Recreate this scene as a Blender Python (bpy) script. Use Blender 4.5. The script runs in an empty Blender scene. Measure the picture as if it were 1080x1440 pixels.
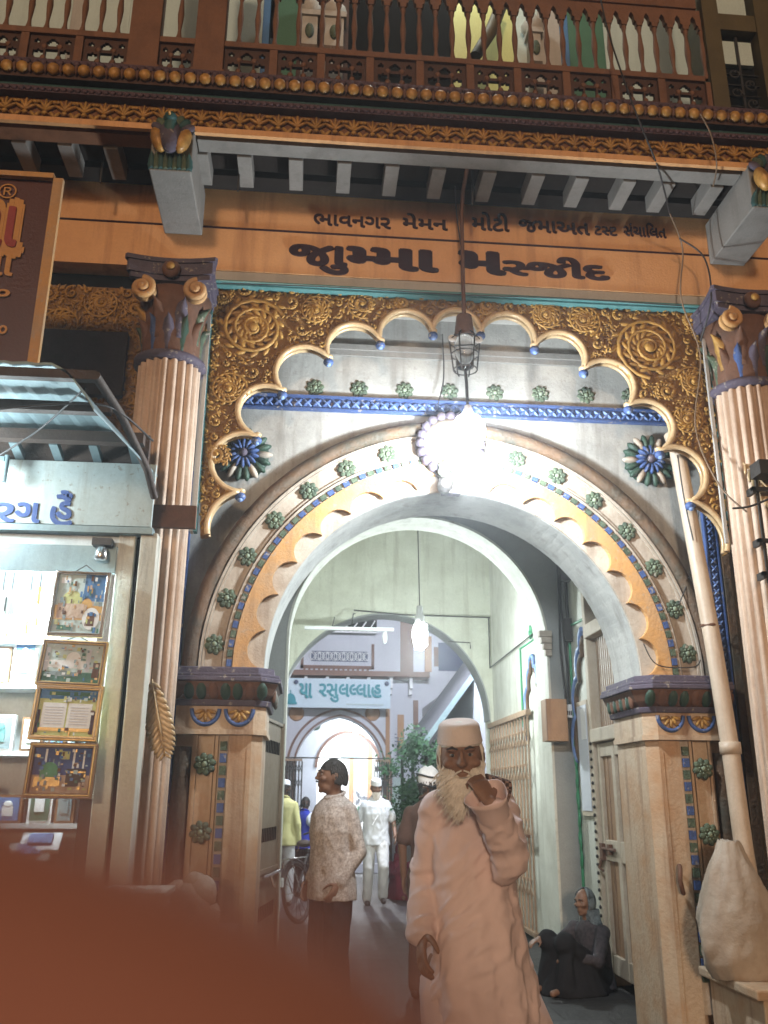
import bpy, bmesh, math, random
from mathutils import Vector, Matrix, noise as mnoise
R = math.radians
random.seed(7)
SC = bpy.context.scene
COL = SC.collection

# ------------------------------------------------------------------ camera
CAM_POS = Vector((0, 0, 1.42))
FPX, YAW, PITCH, ROLL = 1250.0, R(4.8), R(17.8), R(0.4)
_fw = Vector((math.sin(YAW)*math.cos(PITCH), math.cos(YAW)*math.cos(PITCH), math.sin(PITCH)))
_r0 = Vector((math.cos(YAW), -math.sin(YAW), 0)); _u0 = _r0.cross(_fw)
_r = _r0*math.cos(ROLL) + _u0*math.sin(ROLL); _u = _r.cross(_fw)
cd = bpy.data.cameras.new('camera'); cam = bpy.data.objects.new('camera', cd); COL.objects.link(cam)
cd.sensor_fit = 'VERTICAL'; cd.sensor_height = 36; cd.lens = 36*FPX/1440
cd.clip_start = 0.005; cd.clip_end = 400
cam.matrix_world = Matrix(((_r.x, _u.x, -_fw.x, CAM_POS.x), (_r.y, _u.y, -_fw.y, CAM_POS.y), (_r.z, _u.z, -_fw.z, CAM_POS.z), (0, 0, 0, 1)))
cd.dof.use_dof = True; cd.dof.focus_distance = 2.8; cd.dof.aperture_fstop = cd.lens/3.8   # a small lens, about 4 mm wide
SC.camera = cam
SC.view_settings.view_transform = 'Standard'; SC.view_settings.look = 'None'
SC.view_settings.gamma = 1; SC.view_settings.exposure = 0.0

# ------------------------------------------------------------------ night sky and street light
wd = bpy.data.worlds.new('World'); SC.world = wd; wd.use_nodes = True
wn = wd.node_tree.nodes; bg = wn['Background']
sky = wn.new('ShaderNodeTexSky'); sky.sky_type = 'NISHITA'; sky.sun_disc = False
SUN_EL, SUN_AZ = R(8), R(-8)          # low warm lamp light from behind the camera, a little from the left
sky.sun_elevation = SUN_EL; sky.sun_rotation = R(188)
_mx = wn.new('ShaderNodeMix'); _mx.data_type = 'RGBA'; _mx.blend_type = 'MULTIPLY'; _mx.inputs[0].default_value = 1; _mx.inputs[7].default_value = (1.0, .66, .42, 1)   # town glow on the night sky
wd.node_tree.links.new(sky.outputs[0], _mx.inputs[6]); wd.node_tree.links.new(_mx.outputs[2], bg.inputs[0]); bg.inputs[1].default_value = 0.035
sl = bpy.data.lights.new('street_light', 'SUN'); sl.energy = 1.6; sl.color = (1.0, 0.73, 0.50); sl.angle = R(5)
so = bpy.data.objects.new('street_light', sl); COL.objects.link(so); so.location = (0, -6, 8)
_d = Vector((math.sin(-SUN_AZ)*math.cos(SUN_EL), math.cos(SUN_AZ)*math.cos(SUN_EL), -math.sin(SUN_EL)))
so.rotation_euler = _d.to_track_quat('-Z', 'Y').to_euler()

def ray(px, py): return _fw + _r*((px-540)/FPX) - _u*((py-720)/FPX)
def at(px, py, Y): d = ray(px, py); return CAM_POS + d*(Y/d.y)
def atX(px, py, X): d = ray(px, py); return CAM_POS + d*(X/d.x)
def lampdata(name, p, e, col, size=.06):
    l = bpy.data.lights.new(name, 'POINT'); l.energy = e; l.color = col; l.shadow_soft_size = size
    o = bpy.data.objects.new(name, l); COL.objects.link(o); o.location = p; return o

# ------------------------------------------------------------------ materials
M = {}
def mat(name, c, c2=None, c3=None, ns=3.0, rough=.65, bump=.15, bs=60.0, metal=0.0, streak=0.0, amt=.6, spec=.4, fine=.18, chip=0.0, chipc=(.36, .31, .25)):
    m = bpy.data.materials.new(name); m.use_nodes = True; nt = m.node_tree; N = nt.nodes; L = nt.links
    b = N['Principled BSDF']; b.inputs['Roughness'].default_value = rough; b.inputs['Metallic'].default_value = metal
    b.inputs['Specular IOR Level'].default_value = spec
    tc = N.new('ShaderNodeTexCoord'); geo = N.new('ShaderNodeNewGeometry'); pos = geo.outputs['Position']
    def nz(scale, det, vec=pos):
        n = N.new('ShaderNodeTexNoise'); n.inputs['Scale'].default_value = scale; n.inputs['Detail'].default_value = det
        n.inputs['Roughness'].default_value = .62; L.new(vec, n.inputs['Vector']); return n.outputs['Fac']
    def ramp(v, a, bb):
        r = N.new('ShaderNodeMapRange'); r.inputs[1].default_value = a; r.inputs[2].default_value = bb; L.new(v, r.inputs[0]); return r.outputs[0]
    def mix(f, a, bcol, fac=None):
        x = N.new('ShaderNodeMix'); x.data_type = 'RGBA'
        if isinstance(f, float): x.inputs[0].default_value = f
        else: L.new(f, x.inputs[0])
        for i, v in ((6, a), (7, bcol)):
            if isinstance(v, tuple): x.inputs[i].default_value = (*v, 1)
            else: L.new(v, x.inputs[i])
        return x.outputs[2]
    def mul(v, k):
        q = N.new('ShaderNodeMath'); q.operation = 'MULTIPLY'; L.new(v, q.inputs[0]); q.inputs[1].default_value = k; return q.outputs[0]
    c2 = c2 or tuple(x*.7 for x in c)
    col = mix(mul(ramp(nz(ns, 7), .42, .68), amt), c, c2)
    if streak:
        mp = N.new('ShaderNodeMapping'); mp.inputs['Scale'].default_value = (9, 9, .7); L.new(pos, mp.inputs[0])
        col = mix(mul(ramp(nz(1.0, 5, mp.outputs[0]), .52, .72), streak), col, c3 or tuple(x*.4 for x in c))
    fb = nz(bs, 4)
    col = mix(mul(ramp(fb, .35, .75), fine), col, tuple(x*.45 for x in c2))
    if chip: col = mix(mul(ramp(nz(24, 8), .60, .63), chip), col, chipc)
    L.new(col, b.inputs['Base Color'])
    rr = N.new('ShaderNodeMapRange'); rr.inputs[3].default_value = max(.05, rough-.12); rr.inputs[4].default_value = min(1, rough+.15)
    L.new(nz(ns*2.3, 3), rr.inputs[0]); L.new(rr.outputs[0], b.inputs['Roughness'])
    if bump:
        bp = N.new('ShaderNodeBump'); bp.inputs['Strength'].default_value = bump; bp.inputs['Distance'].default_value = .02
        L.new(fb, bp.inputs['Height']); L.new(bp.outputs[0], b.inputs['Normal'])
    M[name] = m; return m
def emat(name, c, s):
    m = bpy.data.materials.new(name); m.use_nodes = True; b = m.node_tree.nodes['Principled BSDF']
    b.inputs['Base Color'].default_value = (.8, .8, .8, 1); b.inputs['Emission Color'].default_value = (*c, 1); b.inputs['Emission Strength'].default_value = s
    M[name] = m; return m

mat('street', (.06, .05, .046), (.035, .03, .028), ns=2.2, rough=.75, bump=.5, bs=45)
mat('paving', (.060, .057, .058), (.032, .030, .032), ns=3, rough=.55, bump=.3, bs=30)
mat('cream_wall', (.40, .39, .36), (.25, .25, .235), (.14, .12, .10), ns=2.6, streak=.6, amt=1, chip=.35, chipc=(.22, .20, .18), bump=.2, bs=50)
mat('cream_trim', (.46, .40, .33), (.28, .21, .15), (.15, .09, .05), ns=5, streak=.55, amt=.8, bump=.2)
mat('pink_cream', (.60, .45, .34), (.46, .31, .21), (.22, .12, .07), ns=4, streak=.55, bump=.3, amt=.85)
mat('pier_paint', (.48, .37, .26), (.42, .23, .11), (.17, .08, .04), ns=3.2, streak=.75, amt=.85, bump=.25, bs=40)
mat('orange_band', (.70, .38, .17), (.58, .29, .115), (.25, .10, .04), ns=2.2, streak=.5, bump=.15, amt=.7)
mat('orange_plate', (.55, .29, .10), (.44, .29, .17), (.22, .13, .07), ns=5, streak=.5, amt=.8, bump=.3, chip=.45)
mat('brown_mould', (.13, .07, .035), (.05, .05, .036), (.03, .03, .025), ns=5, streak=.5, bump=.6, bs=35, amt=.9)
mat('gold_ground', (.27, .14, .036), (.17, .082, .022), ns=9, rough=.5, bump=.8, bs=70)
mat('gold_relief', (.46, .255, .06), (.24, .12, .03), ns=9, rough=.45, bump=.35, bs=110, metal=.15, amt=.9)
mat('gold_edge', (.58, .42, .24), (.40, .24, .10), ns=12, rough=.3, bump=.1, metal=.1)
mat('gold_bead', (.48, .25, .06), (.20, .10, .03), ns=14, rough=.4, bump=.2, metal=.1, amt=.95)
mat('rail_wood', (.20, .092, .048), (.12, .053, .028), (.05, .02, .01), ns=6, streak=.4, bump=.3)
mat('rail_dark', (.075, .03, .016), (.04, .018, .012), ns=8, bump=.3)
mat('purple', (.10, .055, .07), (.05, .03, .045), ns=9, bump=.3)
mat('frieze_ground', (.20, .085, .03), (.11, .045, .018), ns=8, bump=.5, bs=60)
mat('teal_dark', (.03, .09, .085), (.02, .045, .05), ns=9, bump=.2)
mat('blue_paint', (.055, .10, .26), (.035, .06, .15), (.02, .03, .08), ns=8, rough=.55, bump=.35, streak=.4, chip=.6)
mat('blue_light', (.20, .30, .55), (.08, .14, .36), ns=12, rough=.4)
mat('violet_blue', (.095, .075, .105), (.055, .045, .07), ns=9, bump=.35, rough=.7, chip=.6)
mat('green_paint', (.095, .125, .075), (.035, .055, .038), ns=14, rough=.68, bump=.45, bs=90, amt=.95, chip=.7)
mat('green_dark', (.03, .065, .042), (.02, .035, .03), ns=12, rough=.5, bump=.3)
mat('green_pale', (.20, .24, .16), (.07, .10, .065), ns=14, rough=.45, bump=.3)
mat('grey_beam', (.24, .225, .205), (.16, .15, .135), (.09, .08, .07), ns=4, streak=.4, bump=.2)
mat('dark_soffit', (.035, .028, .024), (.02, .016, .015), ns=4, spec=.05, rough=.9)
mat('letter_dark', (.030, .012, .014), (.05, .02, .02), ns=12, rough=.85, spec=.08)
mat('white_ledge', (.44, .42, .39), (.38, .36, .33), ns=4, streak=.3)
mat('teal_glass', (.08, .22, .22), (.15, .3, .3), ns=8, rough=.2)
mat('in_wall', (.60, .61, .51), (.46, .46, .37), (.26, .23, .16), ns=2.2, streak=.5, bump=.2, bs=40, amt=.8, chip=.25, chipc=(.3, .28, .22))
mat('in_white', (.60, .60, .54), (.44, .43, .37), (.24, .21, .17), ns=2.6, streak=.55, bump=.2, amt=.8, chip=.3, chipc=(.3, .27, .22))
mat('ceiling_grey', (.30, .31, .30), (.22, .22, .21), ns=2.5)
mat('green_trim', (.06, .30, .15), (.04, .16, .09), ns=12, rough=.5)
mat('door_wood', (.36, .21, .115), (.24, .13, .07), (.10, .05, .03), ns=6, streak=.7, bump=.3)
mat('door_frame', (.54, .46, .36), (.38, .28, .19), (.2, .12, .07), ns=5, streak=.5, bump=.2)
mat('grille', (.36, .25, .17), (.22, .14, .09), ns=20, rough=.5)
mat('gate_metal', (.25, .19, .125), (.17, .12, .075), (.14, .09, .05), ns=5, streak=.5, rough=.5, bump=.12)
mat('dark_gap', (.012, .011, .010), (.008, .008, .008), ns=5, spec=.02, rough=.95)  # near-black: darkness of gaps and openings put into the colour
mat('iron', (.05, .045, .042), (.03, .025, .022), ns=20, rough=.5, metal=.4)
mat('rust', (.15, .07, .04), (.08, .038, .024), ns=18, rough=.7)
mat('cable', (.035, .03, .03), (.02, .02, .02), ns=20, rough=.5, bump=0)
mat('cable_tan', (.20, .13, .08), (.12, .08, .05), ns=20, rough=.5, bump=0)
mat('pipe', (.52, .42, .32), (.40, .30, .21), (.24, .14, .08), ns=5, streak=.5, rough=.45)
mat('shop_white', (.62, .66, .66), (.45, .50, .50), (.24, .26, .25), ns=3, streak=.35, bump=.12)
mat('shop_sign', (.44, .50, .49), (.36, .40, .37), (.20, .15, .09), ns=7, streak=.6, chip=.5, chipc=(.2, .14, .08), bump=.08)
mat('sign_blue', (.05, .09, .25), (.04, .07, .2), ns=9)
mat('shop_post', (.60, .58, .50), (.46, .42, .35), (.09, .06, .04), ns=6, streak=.85, bump=.25)
mat('tin', (.22, .30, .32), (.15, .20, .22), (.10, .11, .11), ns=3, streak=.3, rough=.45, metal=.2, bump=.1)
mat('dark_wood', (.07, .045, .035), (.04, .028, .022), ns=6, bump=.3)
mat('frame_gold', (.50, .34, .13), (.32, .2, .07), ns=20, rough=.35, metal=.4, bump=.1)
mat('frame_dark', (.16, .10, .06), (.30, .2, .1), ns=14, rough=.35, metal=.3)
mat('sign_maroon', (.085, .022, .016), (.06, .016, .012), ns=4, rough=.4)
mat('sign_gold', (.55, .26, .06), (.45, .2, .05), ns=8, rough=.4)
mat('sign_red', (.30, .03, .02), (.2, .02, .02), ns=8, rough=.4)
mat('chrome', (.6, .6, .6), (.5, .5, .5), ns=8, rough=.2, metal=.9, bump=0)
mat('white_plain', (.78, .79, .80), (.7, .7, .7), ns=5, rough=.5, bump=.05)
mat('black_plain', (.02, .02, .022), (.03, .03, .03), ns=8, rough=.45)
mat('plaster_lump', (.42, .35, .28), (.27, .19, .13), (.3, .2, .13), ns=4, streak=.3, bump=.3, bs=25)
mat('far_wall', (.62, .64, .70), (.52, .53, .60), (.38, .38, .42), ns=1.2, streak=.2, bump=.05)
mat('far_brown', (.22, .12, .09), (.16, .09, .07), ns=4, bump=.05)
mat('far_orange', (.45, .25, .13), (.38, .2, .1), ns=4, bump=.05)
mat('room_white', (.80, .82, .82), (.74, .76, .76), ns=2, bump=.03)
mat('banner', (.62, .74, .82), (.56, .68, .78), ns=2, bump=.05)
mat('banner_teal', (.05, .30, .36), (.04, .25, .32), ns=6, bump=0)
mat('banner_dark', (.10, .12, .2), (.08, .1, .16), ns=6, bump=0)
mat('leaf', (.03, .075, .032), (.016, .04, .02), ns=7, rough=.75, bump=0, spec=.1)
mat('bark', (.10, .07, .045), (.06, .04, .03), ns=10, bump=.4)
mat('awning_dark', (.09, .09, .10), (.05, .05, .06), ns=5, rough=.5)
mat('bal_teal', (.50, .60, .58), (.42, .52, .51), ns=2, streak=.2)
mat('bal_green', (.07, .18, .12), (.05, .13, .09), ns=4, streak=.3)
mat('bal_yellow', (.56, .58, .24), (.50, .52, .2), ns=2, streak=.2)
mat('bal_blue', (.08, .2, .42), (.06, .15, .34), ns=4)
mat('olive_post', (.10, .075, .03), (.06, .045, .02), ns=6, streak=.3)
emat('lamp_glow', (.93, .97, 1.0), 60); emat('tube_glow', (.86, .96, 1.0), 22); emat('led_glow', (.8, .95, 1), 8)
# stone slab joints for the paving
def slab(m, sx, sy):
    nt = m.node_tree; N = nt.nodes; L = nt.links; b = N['Principled BSDF']
    g = N.new('ShaderNodeNewGeometry'); br = N.new('ShaderNodeTexBrick'); br.inputs['Scale'].default_value = 1.0
    br.inputs['Brick Width'].default_value = sx; br.inputs['Row Height'].default_value = sy; br.inputs['Mortar Size'].default_value = .008
    br.inputs['Color1'].default_value = (1, 1, 1, 1); br.inputs['Color2'].default_value = (.62, .6, .58, 1); br.inputs['Mortar'].default_value = (.25, .22, .2, 1)
    L.new(g.outputs['Position'], br.inputs['Vector'])
    old = b.inputs['Base Color'].links[0].from_socket
    x = N.new('ShaderNodeMix'); x.data_type = 'RGBA'; x.blend_type = 'MULTIPLY'; x.inputs[0].default_value = 1
    L.new(old, x.inputs[6]); L.new(br.outputs['Color'], x.inputs[7]); L.new(x.outputs[2], b.inputs['Base Color'])
slab(M['street'], .42, .28); slab(M['paving'], .6, .6)

# ------------------------------------------------------------------ mesh builder
def wloc(o):
    v = Vector((0, 0, 0))
    while o is not None: v = v + o.location; o = o.parent
    return v
class MB:
    def __init__(s, m=None): s.v = []; s.f = []; s.mi = []; s.sm = []; s.mats = []; s.c = 0; s.use(m) if m else None
    def use(s, m):
        if m not in s.mats: s.mats.append(m)
        s.c = s.mats.index(m); return s
    def add(s, vs, fs, smooth=False):
        o = len(s.v); s.v += [tuple(p) for p in vs]
        for f in fs: s.f.append([i+o for i in f]); s.mi.append(s.c); s.sm.append(smooth)
        return s
    def box(s, x0, x1, y0, y1, z0, z1):
        v = [(x, y, z) for z in (z0, z1) for y in (y0, y1) for x in (x0, x1)]
        return s.add(v, [(0, 2, 3, 1), (4, 5, 7, 6), (0, 1, 5, 4), (2, 6, 7, 3), (0, 4, 6, 2), (1, 3, 7, 5)])
    def obox(s, c, size, rot=None):
        c = Vector(c); rot = rot or Matrix.Identity(3); h = Vector(size)/2
        v = [c + rot @ Vector((x*h.x, y*h.y, z*h.z)) for z in (-1, 1) for y in (-1, 1) for x in (-1, 1)]
        return s.add(v, [(0, 2, 3, 1), (4, 5, 7, 6), (0, 1, 5, 4), (2, 6, 7, 3), (0, 4, 6, 2), (1, 3, 7, 5)])
    def bar(s, a, b, w, d):                      # rectangular bar from a to b
        a = Vector(a); b = Vector(b); q = (b-a).to_track_quat('Z', 'Y').to_matrix()
        return s.obox((a+b)/2, (w, d, (b-a).length), q)
    def prism(s, poly, y0, y1):                  # polygon in X,Z pushed from y0 to y1
        n = len(poly); v = [(x, y0, z) for x, z in poly] + [(x, y1, z) for x, z in poly]
        fs = [tuple(range(n)), tuple(range(2*n-1, n-1, -1))] + [(i, i+n, (i+1) % n + n, (i+1) % n) for i in range(n)]
        return s.add(v, fs)
    def prismx(s, poly, x0, x1):                 # polygon in Y,Z pushed along X
        n = len(poly); v = [(x0, y, z) for y, z in poly] + [(x1, y, z) for y, z in poly]
        fs = [tuple(range(n)), tuple(range(2*n-1, n-1, -1))] + [(i, i+n, (i+1) % n + n, (i+1) % n) for i in range(n)]
        return s.add(v, fs)
    def ring(s, c, r0, r1, y0, y1, a0, a1, n):   # flat arch band, square section
        out = [(c[0]+r1*math.cos(a0+(a1-a0)*i/n), c[1]+r1*math.sin(a0+(a1-a0)*i/n)) for i in range(n+1)]
        inn = [(c[0]+r0*math.cos(a0+(a1-a0)*i/n), c[1]+r0*math.sin(a0+(a1-a0)*i/n)) for i in range(n+1)]
        for i in range(n):
            q = [inn[i], out[i], out[i+1], inn[i+1]]; v = [(x, y0, z) for x, z in q] + [(x, y1, z) for x, z in q]
            fs = [(0, 1, 2, 3), (1, 5, 6, 2), (0, 3, 7, 4), (7, 6, 5, 4)]
            if i == 0: fs.append((0, 4, 5, 1))
            if i == n-1: fs.append((3, 2, 6, 7))
            s.add(v, fs)
        return s
    def tube(s, pts, r, seg=8, smooth=True):
        pts = [Vector(p) for p in pts]; n = len(pts); vs = []; fs = []
        rr = r if isinstance(r, (list, tuple)) else [r]*n
        ref = None
        for i, p in enumerate(pts):
            t = (pts[min(i+1, n-1)] - pts[max(i-1, 0)])
            t = t.normalized() if t.length > 1e-9 else Vector((0, 0, 1))
            if ref is None: ref = t.orthogonal().normalized()
            a = (ref - t*ref.dot(t)); a = a.normalized() if a.length > 1e-6 else t.orthogonal().normalized(); ref = a; b = t.cross(a)
            for k in range(seg):
                an = 2*math.pi*k/seg; vs.append(p + (a*math.cos(an) + b*math.sin(an))*rr[i])
        for i in range(n-1):
            for k in range(seg): fs.append((i*seg+k, i*seg+(k+1) % seg, (i+1)*seg+(k+1) % seg, (i+1)*seg+k))
        s.add(vs, fs, smooth)
        s.add(vs[:seg], [tuple(range(seg-1, -1, -1))]); s.add(vs[-seg:], [tuple(range(seg))]); return s
    def lathe(s, prof, c, seg=24, flute=0, fd=.0, smooth=True, ax='Z'):
        vs = []; fs = []; n = len(prof)
        for r, z in prof:
            for k in range(seg):
                an = 2*math.pi*k/seg; q = r
                if flute: q = r - fd*(0.5-0.5*math.cos(an*flute))**1.6 if r > 0 else r
                p = (q*math.cos(an), q*math.sin(an), z)
                if ax == 'Y': p = (p[0], -p[2], p[1])
                if ax == 'X': p = (p[2], p[0], p[1])
                vs.append((c[0]+p[0], c[1]+p[1], c[2]+p[2]))
        for i in range(n-1):
            for k in range(seg): fs.append((i*seg+k, i*seg+(k+1) % seg, (i+1)*seg+(k+1) % seg, (i+1)*seg+k))
        s.add(vs, fs, smooth)
        s.add(vs[:seg], [tuple(range(seg-1, -1, -1))]); s.add(vs[-seg:], [tuple(range(seg))]); return s
    def ball(s, c, r, seg=10, rings=7, rot=None):
        rx, ry, rz = r if isinstance(r, (tuple, list)) else (r, r, r); c = Vector(c); vs = []; fs = []
        for i in range(rings+1):
            th = math.pi*i/rings
            for k in range(seg):
                an = 2*math.pi*k/seg; p = Vector((rx*math.sin(th)*math.cos(an), ry*math.sin(th)*math.sin(an), rz*math.cos(th)))
                if rot: p = rot @ p
                vs.append(c+p)
        for i in range(rings):
            for k in range(seg): fs.append((i*seg+k, (i+1)*seg+k, (i+1)*seg+(k+1) % seg, i*seg+(k+1) % seg))
        return s.add(vs, fs, True)
    def loft(s, rings, closed=True, smooth=True):     # rings: lists of equal length
        n = len(rings[0]); vs = [p for r in rings for p in r]; fs = []
        for i in range(len(rings)-1):
            for k in range(n): fs.append((i*n+k, i*n+(k+1) % n, (i+1)*n+(k+1) % n, (i+1)*n+k))
        s.add(vs, fs, smooth)
        if closed: s.add(rings[0], [tuple(range(n-1, -1, -1))], smooth); s.add(rings[-1], [tuple(range(n))], smooth)
        return s
    def build(s, name, parent=None, bevel=0, merge=False, mats=None):
        vs = [Vector(p) for p in s.v]
        lo = [min(p[i] for p in vs) for i in range(3)]; hi = [max(p[i] for p in vs) for i in range(3)]
        c = Vector(((lo[0]+hi[0])/2, (lo[1]+hi[1])/2, (lo[2]+hi[2])/2 if parent else lo[2]))
        me = bpy.data.meshes.new(name); me.from_pydata([tuple(p-c) for p in vs], [], s.f)
        for m in s.mats: me.materials.append(M[m] if isinstance(m, str) else m)
        me.polygons.foreach_set('material_index', s.mi); me.polygons.foreach_set('use_smooth', s.sm)
        bm = bmesh.new(); bm.from_mesh(me)
        if merge: bmesh.ops.remove_doubles(bm, verts=bm.verts, dist=1e-4)
        bmesh.ops.recalc_face_normals(bm, faces=bm.faces); bm.to_mesh(me); bm.free()
        o = bpy.data.objects.new(name, me); COL.objects.link(o)
        o.location = c - (wloc(parent) if parent else Vector())
        if parent: o.parent = parent
        if bevel:
            b = o.modifiers.new('bevel', 'BEVEL'); b.width = bevel; b.segments = 2; b.limit_method = 'ANGLE'; b.angle_limit = R(40)
        return o
def tag(o, label, cat, group=None, kind=None):
    o['label'] = label; o['category'] = cat
    if group: o['group'] = group
    return o
def thing(name, label, cat, loc, group=None):
    o = bpy.data.objects.new(name, None); COL.objects.link(o); o.location = loc; o.empty_display_size = .1
    return tag(o, label, cat, group)
def struct(o): o['kind'] = 'structure'; return o
def dup(o, loc, parent=None):                          # one object (and its children) at a new world place
    c = o.copy(); COL.objects.link(c); p = parent if parent is not None else o.parent
    c.parent = p; c.location = Vector(loc) - (wloc(p) if p else Vector())
    for ch in list(o.children):
        d = ch.copy(); COL.objects.link(d); d.parent = c
    return c
def arc(cx, cz, r, a0, a1, n): return [(cx+r*math.cos(a0+(a1-a0)*i/n), cz+r*math.sin(a0+(a1-a0)*i/n)) for i in range(n+1)]
def sweep(p, q, sag, n=14, side=1):                    # arc from p to q bulging by sag
    p = Vector(p); q = Vector(q); d = q-p; L = d.length; nrm = Vector((-d.y, d.x)).normalized()*side
    r = (L*L/4 + sag*sag)/(2*sag); c = (p+q)/2 + nrm*(sag-r)
    a0 = math.atan2(p.y-c.y, p.x-c.x); a1 = math.atan2(q.y-c.y, q.x-c.x); am = math.atan2(nrm.y, nrm.x)
    def unw(a, ref):
        while a-ref > math.pi: a -= 2*math.pi
        while a-ref < -math.pi: a += 2*math.pi
        return a
    if sag <= L/2: a0, a1 = unw(a0, am), unw(a1, am)
    else:
        a0, a1 = unw(a0, am), unw(a1, am)
    return [(c.x+r*math.cos(a0+(a1-a0)*i/n), c.y+r*math.sin(a0+(a1-a0)*i/n)) for i in range(n+1)]
def lettering(tokens, box, y, m, name, parent, bold=.0, depth=.006, stem=.115, gap=.07):
    """Gujarati words; a token ending in '+' is a half letter (its upright stroke cut away). Fits box (x0,x1,z0,z1) facing -Y."""
    V = []; F = []; x = 0.0
    for tk in tokens:
        half = tk.endswith('+'); tk = tk.rstrip('+')
        if tk == ' ': x += .3; continue
        cu = bpy.data.curves.new('t', 'FONT'); cu.body = tk; cu.size = 1; cu.offset = 0; cu.extrude = .5; cu.resolution_u = 4
        ob = bpy.data.objects.new('t', cu); COL.objects.link(ob)
        dg = bpy.context.evaluated_depsgraph_get(); me = bpy.data.meshes.new_from_object(ob.evaluated_get(dg))
        bpy.data.objects.remove(ob)
        bm = bmesh.new(); bm.from_mesh(me); bpy.data.meshes.remove(me)
        if not bm.verts: bm.free(); continue
        x0 = min(v.co.x for v in bm.verts); x1 = max(v.co.x for v in bm.verts)
        if half:
            cut = x1 - stem - 2*bold
            bmesh.ops.bisect_plane(bm, geom=bm.verts[:]+bm.edges[:]+bm.faces[:], plane_co=(cut, 0, 0), plane_no=(1, 0, 0), clear_outer=True)
            x1 = cut
        bm.verts.index_update(); o = len(V)
        V += [(v.co.x-x0+x, v.co.y, v.co.z) for v in bm.verts]; F += [[v.index+o for v in f.verts] for f in bm.faces]
        x += x1-x0 + (-.01 if half else gap); bm.free()
    ax = min(p[0] for p in V); bx = max(p[0] for p in V); az = min(p[1] for p in V); bz = max(p[1] for p in V)
    sx = (box[1]-box[0])/(bx-ax); sz = (box[3]-box[2])/(bz-az)
    mb = MB(m); b_ = bold*1.05
    for k, (ox, oz) in enumerate(((0, 0), (b_, 0), (-b_, 0), (0, b_*.7), (0, -b_*.7), (b_*.7, b_*.5), (-b_*.7, -b_*.5), (b_*.7, -b_*.5), (-b_*.7, b_*.5))[:9 if bold > 0 else 1]):
        mb.add([(box[0]+(p[0]+ox-ax)*sx, y - p[2]*depth*2 - .00035*k, box[2]+(p[1]+oz-az)*sz) for p in V], F)
    return mb.build(name, parent)
def pbox(px0, py0, px1, py1, Y):                        # pixel corners -> (x0,x1,z0,z1) at depth Y
    a = at(px0, py1, Y); b = at(px1, py0, Y); return (a.x, b.x, a.z, b.z)
# ------------------------------------------------------------------ ground
g = MB('street'); g.add([(-60, -60, 0), (60, -60, 0), (60, 60, 0), (-60, 60, 0)], [(0, 1, 2, 3)]); struct(g.build('street'))
g = MB('paving'); g.add([(-.45, 5.6, .004), (2.52, 5.6, .004), (2.52, 12.4, .004), (-.45, 12.4, .004)], [(0, 1, 2, 3)]); struct(g.build('path'))
g = MB('paving'); g.add([(-4, 12.4, .004), (6, 12.4, .004), (6, 40, .004), (-4, 40, .004)], [(0, 1, 2, 3)]); struct(g.build('pavement'))

# ------------------------------------------------------------------ the gateway
ACX, ACZ, AR, FY = .93, 2.17, 1.20, 5.6
PI = math.pi
gw = thing('mosque_gateway', 'painted arched gateway with gilded scalloped screen, fluted columns and wooden balcony above', 'gateway', (ACX, FY, 0))
w = MB('cream_wall')
poly = [(-1.35, 0), (-1.35, 4.78), (3.6, 4.78), (3.6, 0), (ACX+AR, 0)] + arc(ACX, ACZ, AR, 0, PI, 48) + [(ACX-AR, 0)]
w.prism(poly, FY, FY+.5); w.build('arch_wall', gw)
w = MB('grey_beam'); w.box(-.8, 2.75, FY-.035, FY-.002, 4.40, 4.44); w.box(-.8, 2.75, FY-.02, FY-.002, 4.36, 4.40); w.build('ledge', gw)

# archivolt bands
a = MB('cream_trim'); a.ring((ACX, ACZ), AR+.002, 1.395, FY-.02, FY-.001, 0, PI, 60); a.build('arch_lining', gw)
def scallop_plate():
    n = 16; pts = arc(ACX, ACZ, 1.392, PI, 0, 64); inn = []
    for i in range(n):
        a1 = PI*i/n; a0 = PI*(i+1)/n
        p = Vector((ACX+1.225*math.cos(a1), ACZ+1.225*math.sin(a1))); q = Vector((ACX+1.225*math.cos(a0), ACZ+1.225*math.sin(a0)))
        inn += sweep(p, q, .095, 10, -1)[:-1]
    inn.append((ACX-1.225, ACZ))
    m = MB('orange_plate'); m.prism(pts + inn, FY-.06, FY-.021); return m
scallop_plate().build('scalloped_band', gw)
b = MB('green_paint'); nb = 74
b.use('cream_trim').ring((ACX, ACZ), 1.396, 1.432, FY-.05, FY-.001, 0, PI, 60)
for i in range(nb):
    a0 = PI*(i+.14)/nb; a1 = PI*(i+.86)/nb
    b.use('blue_paint' if i % 2 else 'green_paint').ring((ACX, ACZ), 1.399, 1.429, FY-.068, FY-.051, a0, a1, 2)
b.build('bead_band', gw)
c = MB('cream_trim'); c.ring((ACX, ACZ), 1.434, 1.60, FY-.03, FY-.001, 0, PI, 60)
for r0, r1, d in ((1.434, 1.452, .06), (1.462, 1.475, .045), (1.568, 1.582, .045), (1.586, 1.60, .06)): c.ring((ACX, ACZ), r0, r1, FY-d, FY-.031, 0, PI, 60)
c.build('fluted_band', gw)
d = MB('brown_mould')
rg = []
for i in range(61):
    an = PI*i/60; wv = .008*math.sin(i*2.1)
    rg.append([(ACX+(1.655+.052*math.cos(t)+wv*.3)*math.cos(an), FY-.02-.07*max(-.2, math.sin(t))+wv*.4, ACZ+(1.655+.052*math.cos(t)+wv*.3)*math.sin(an)) for t in [2*PI*k/10 for k in range(10)]])
d.loft(rg); d.build('outer_moulding', gw)

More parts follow.
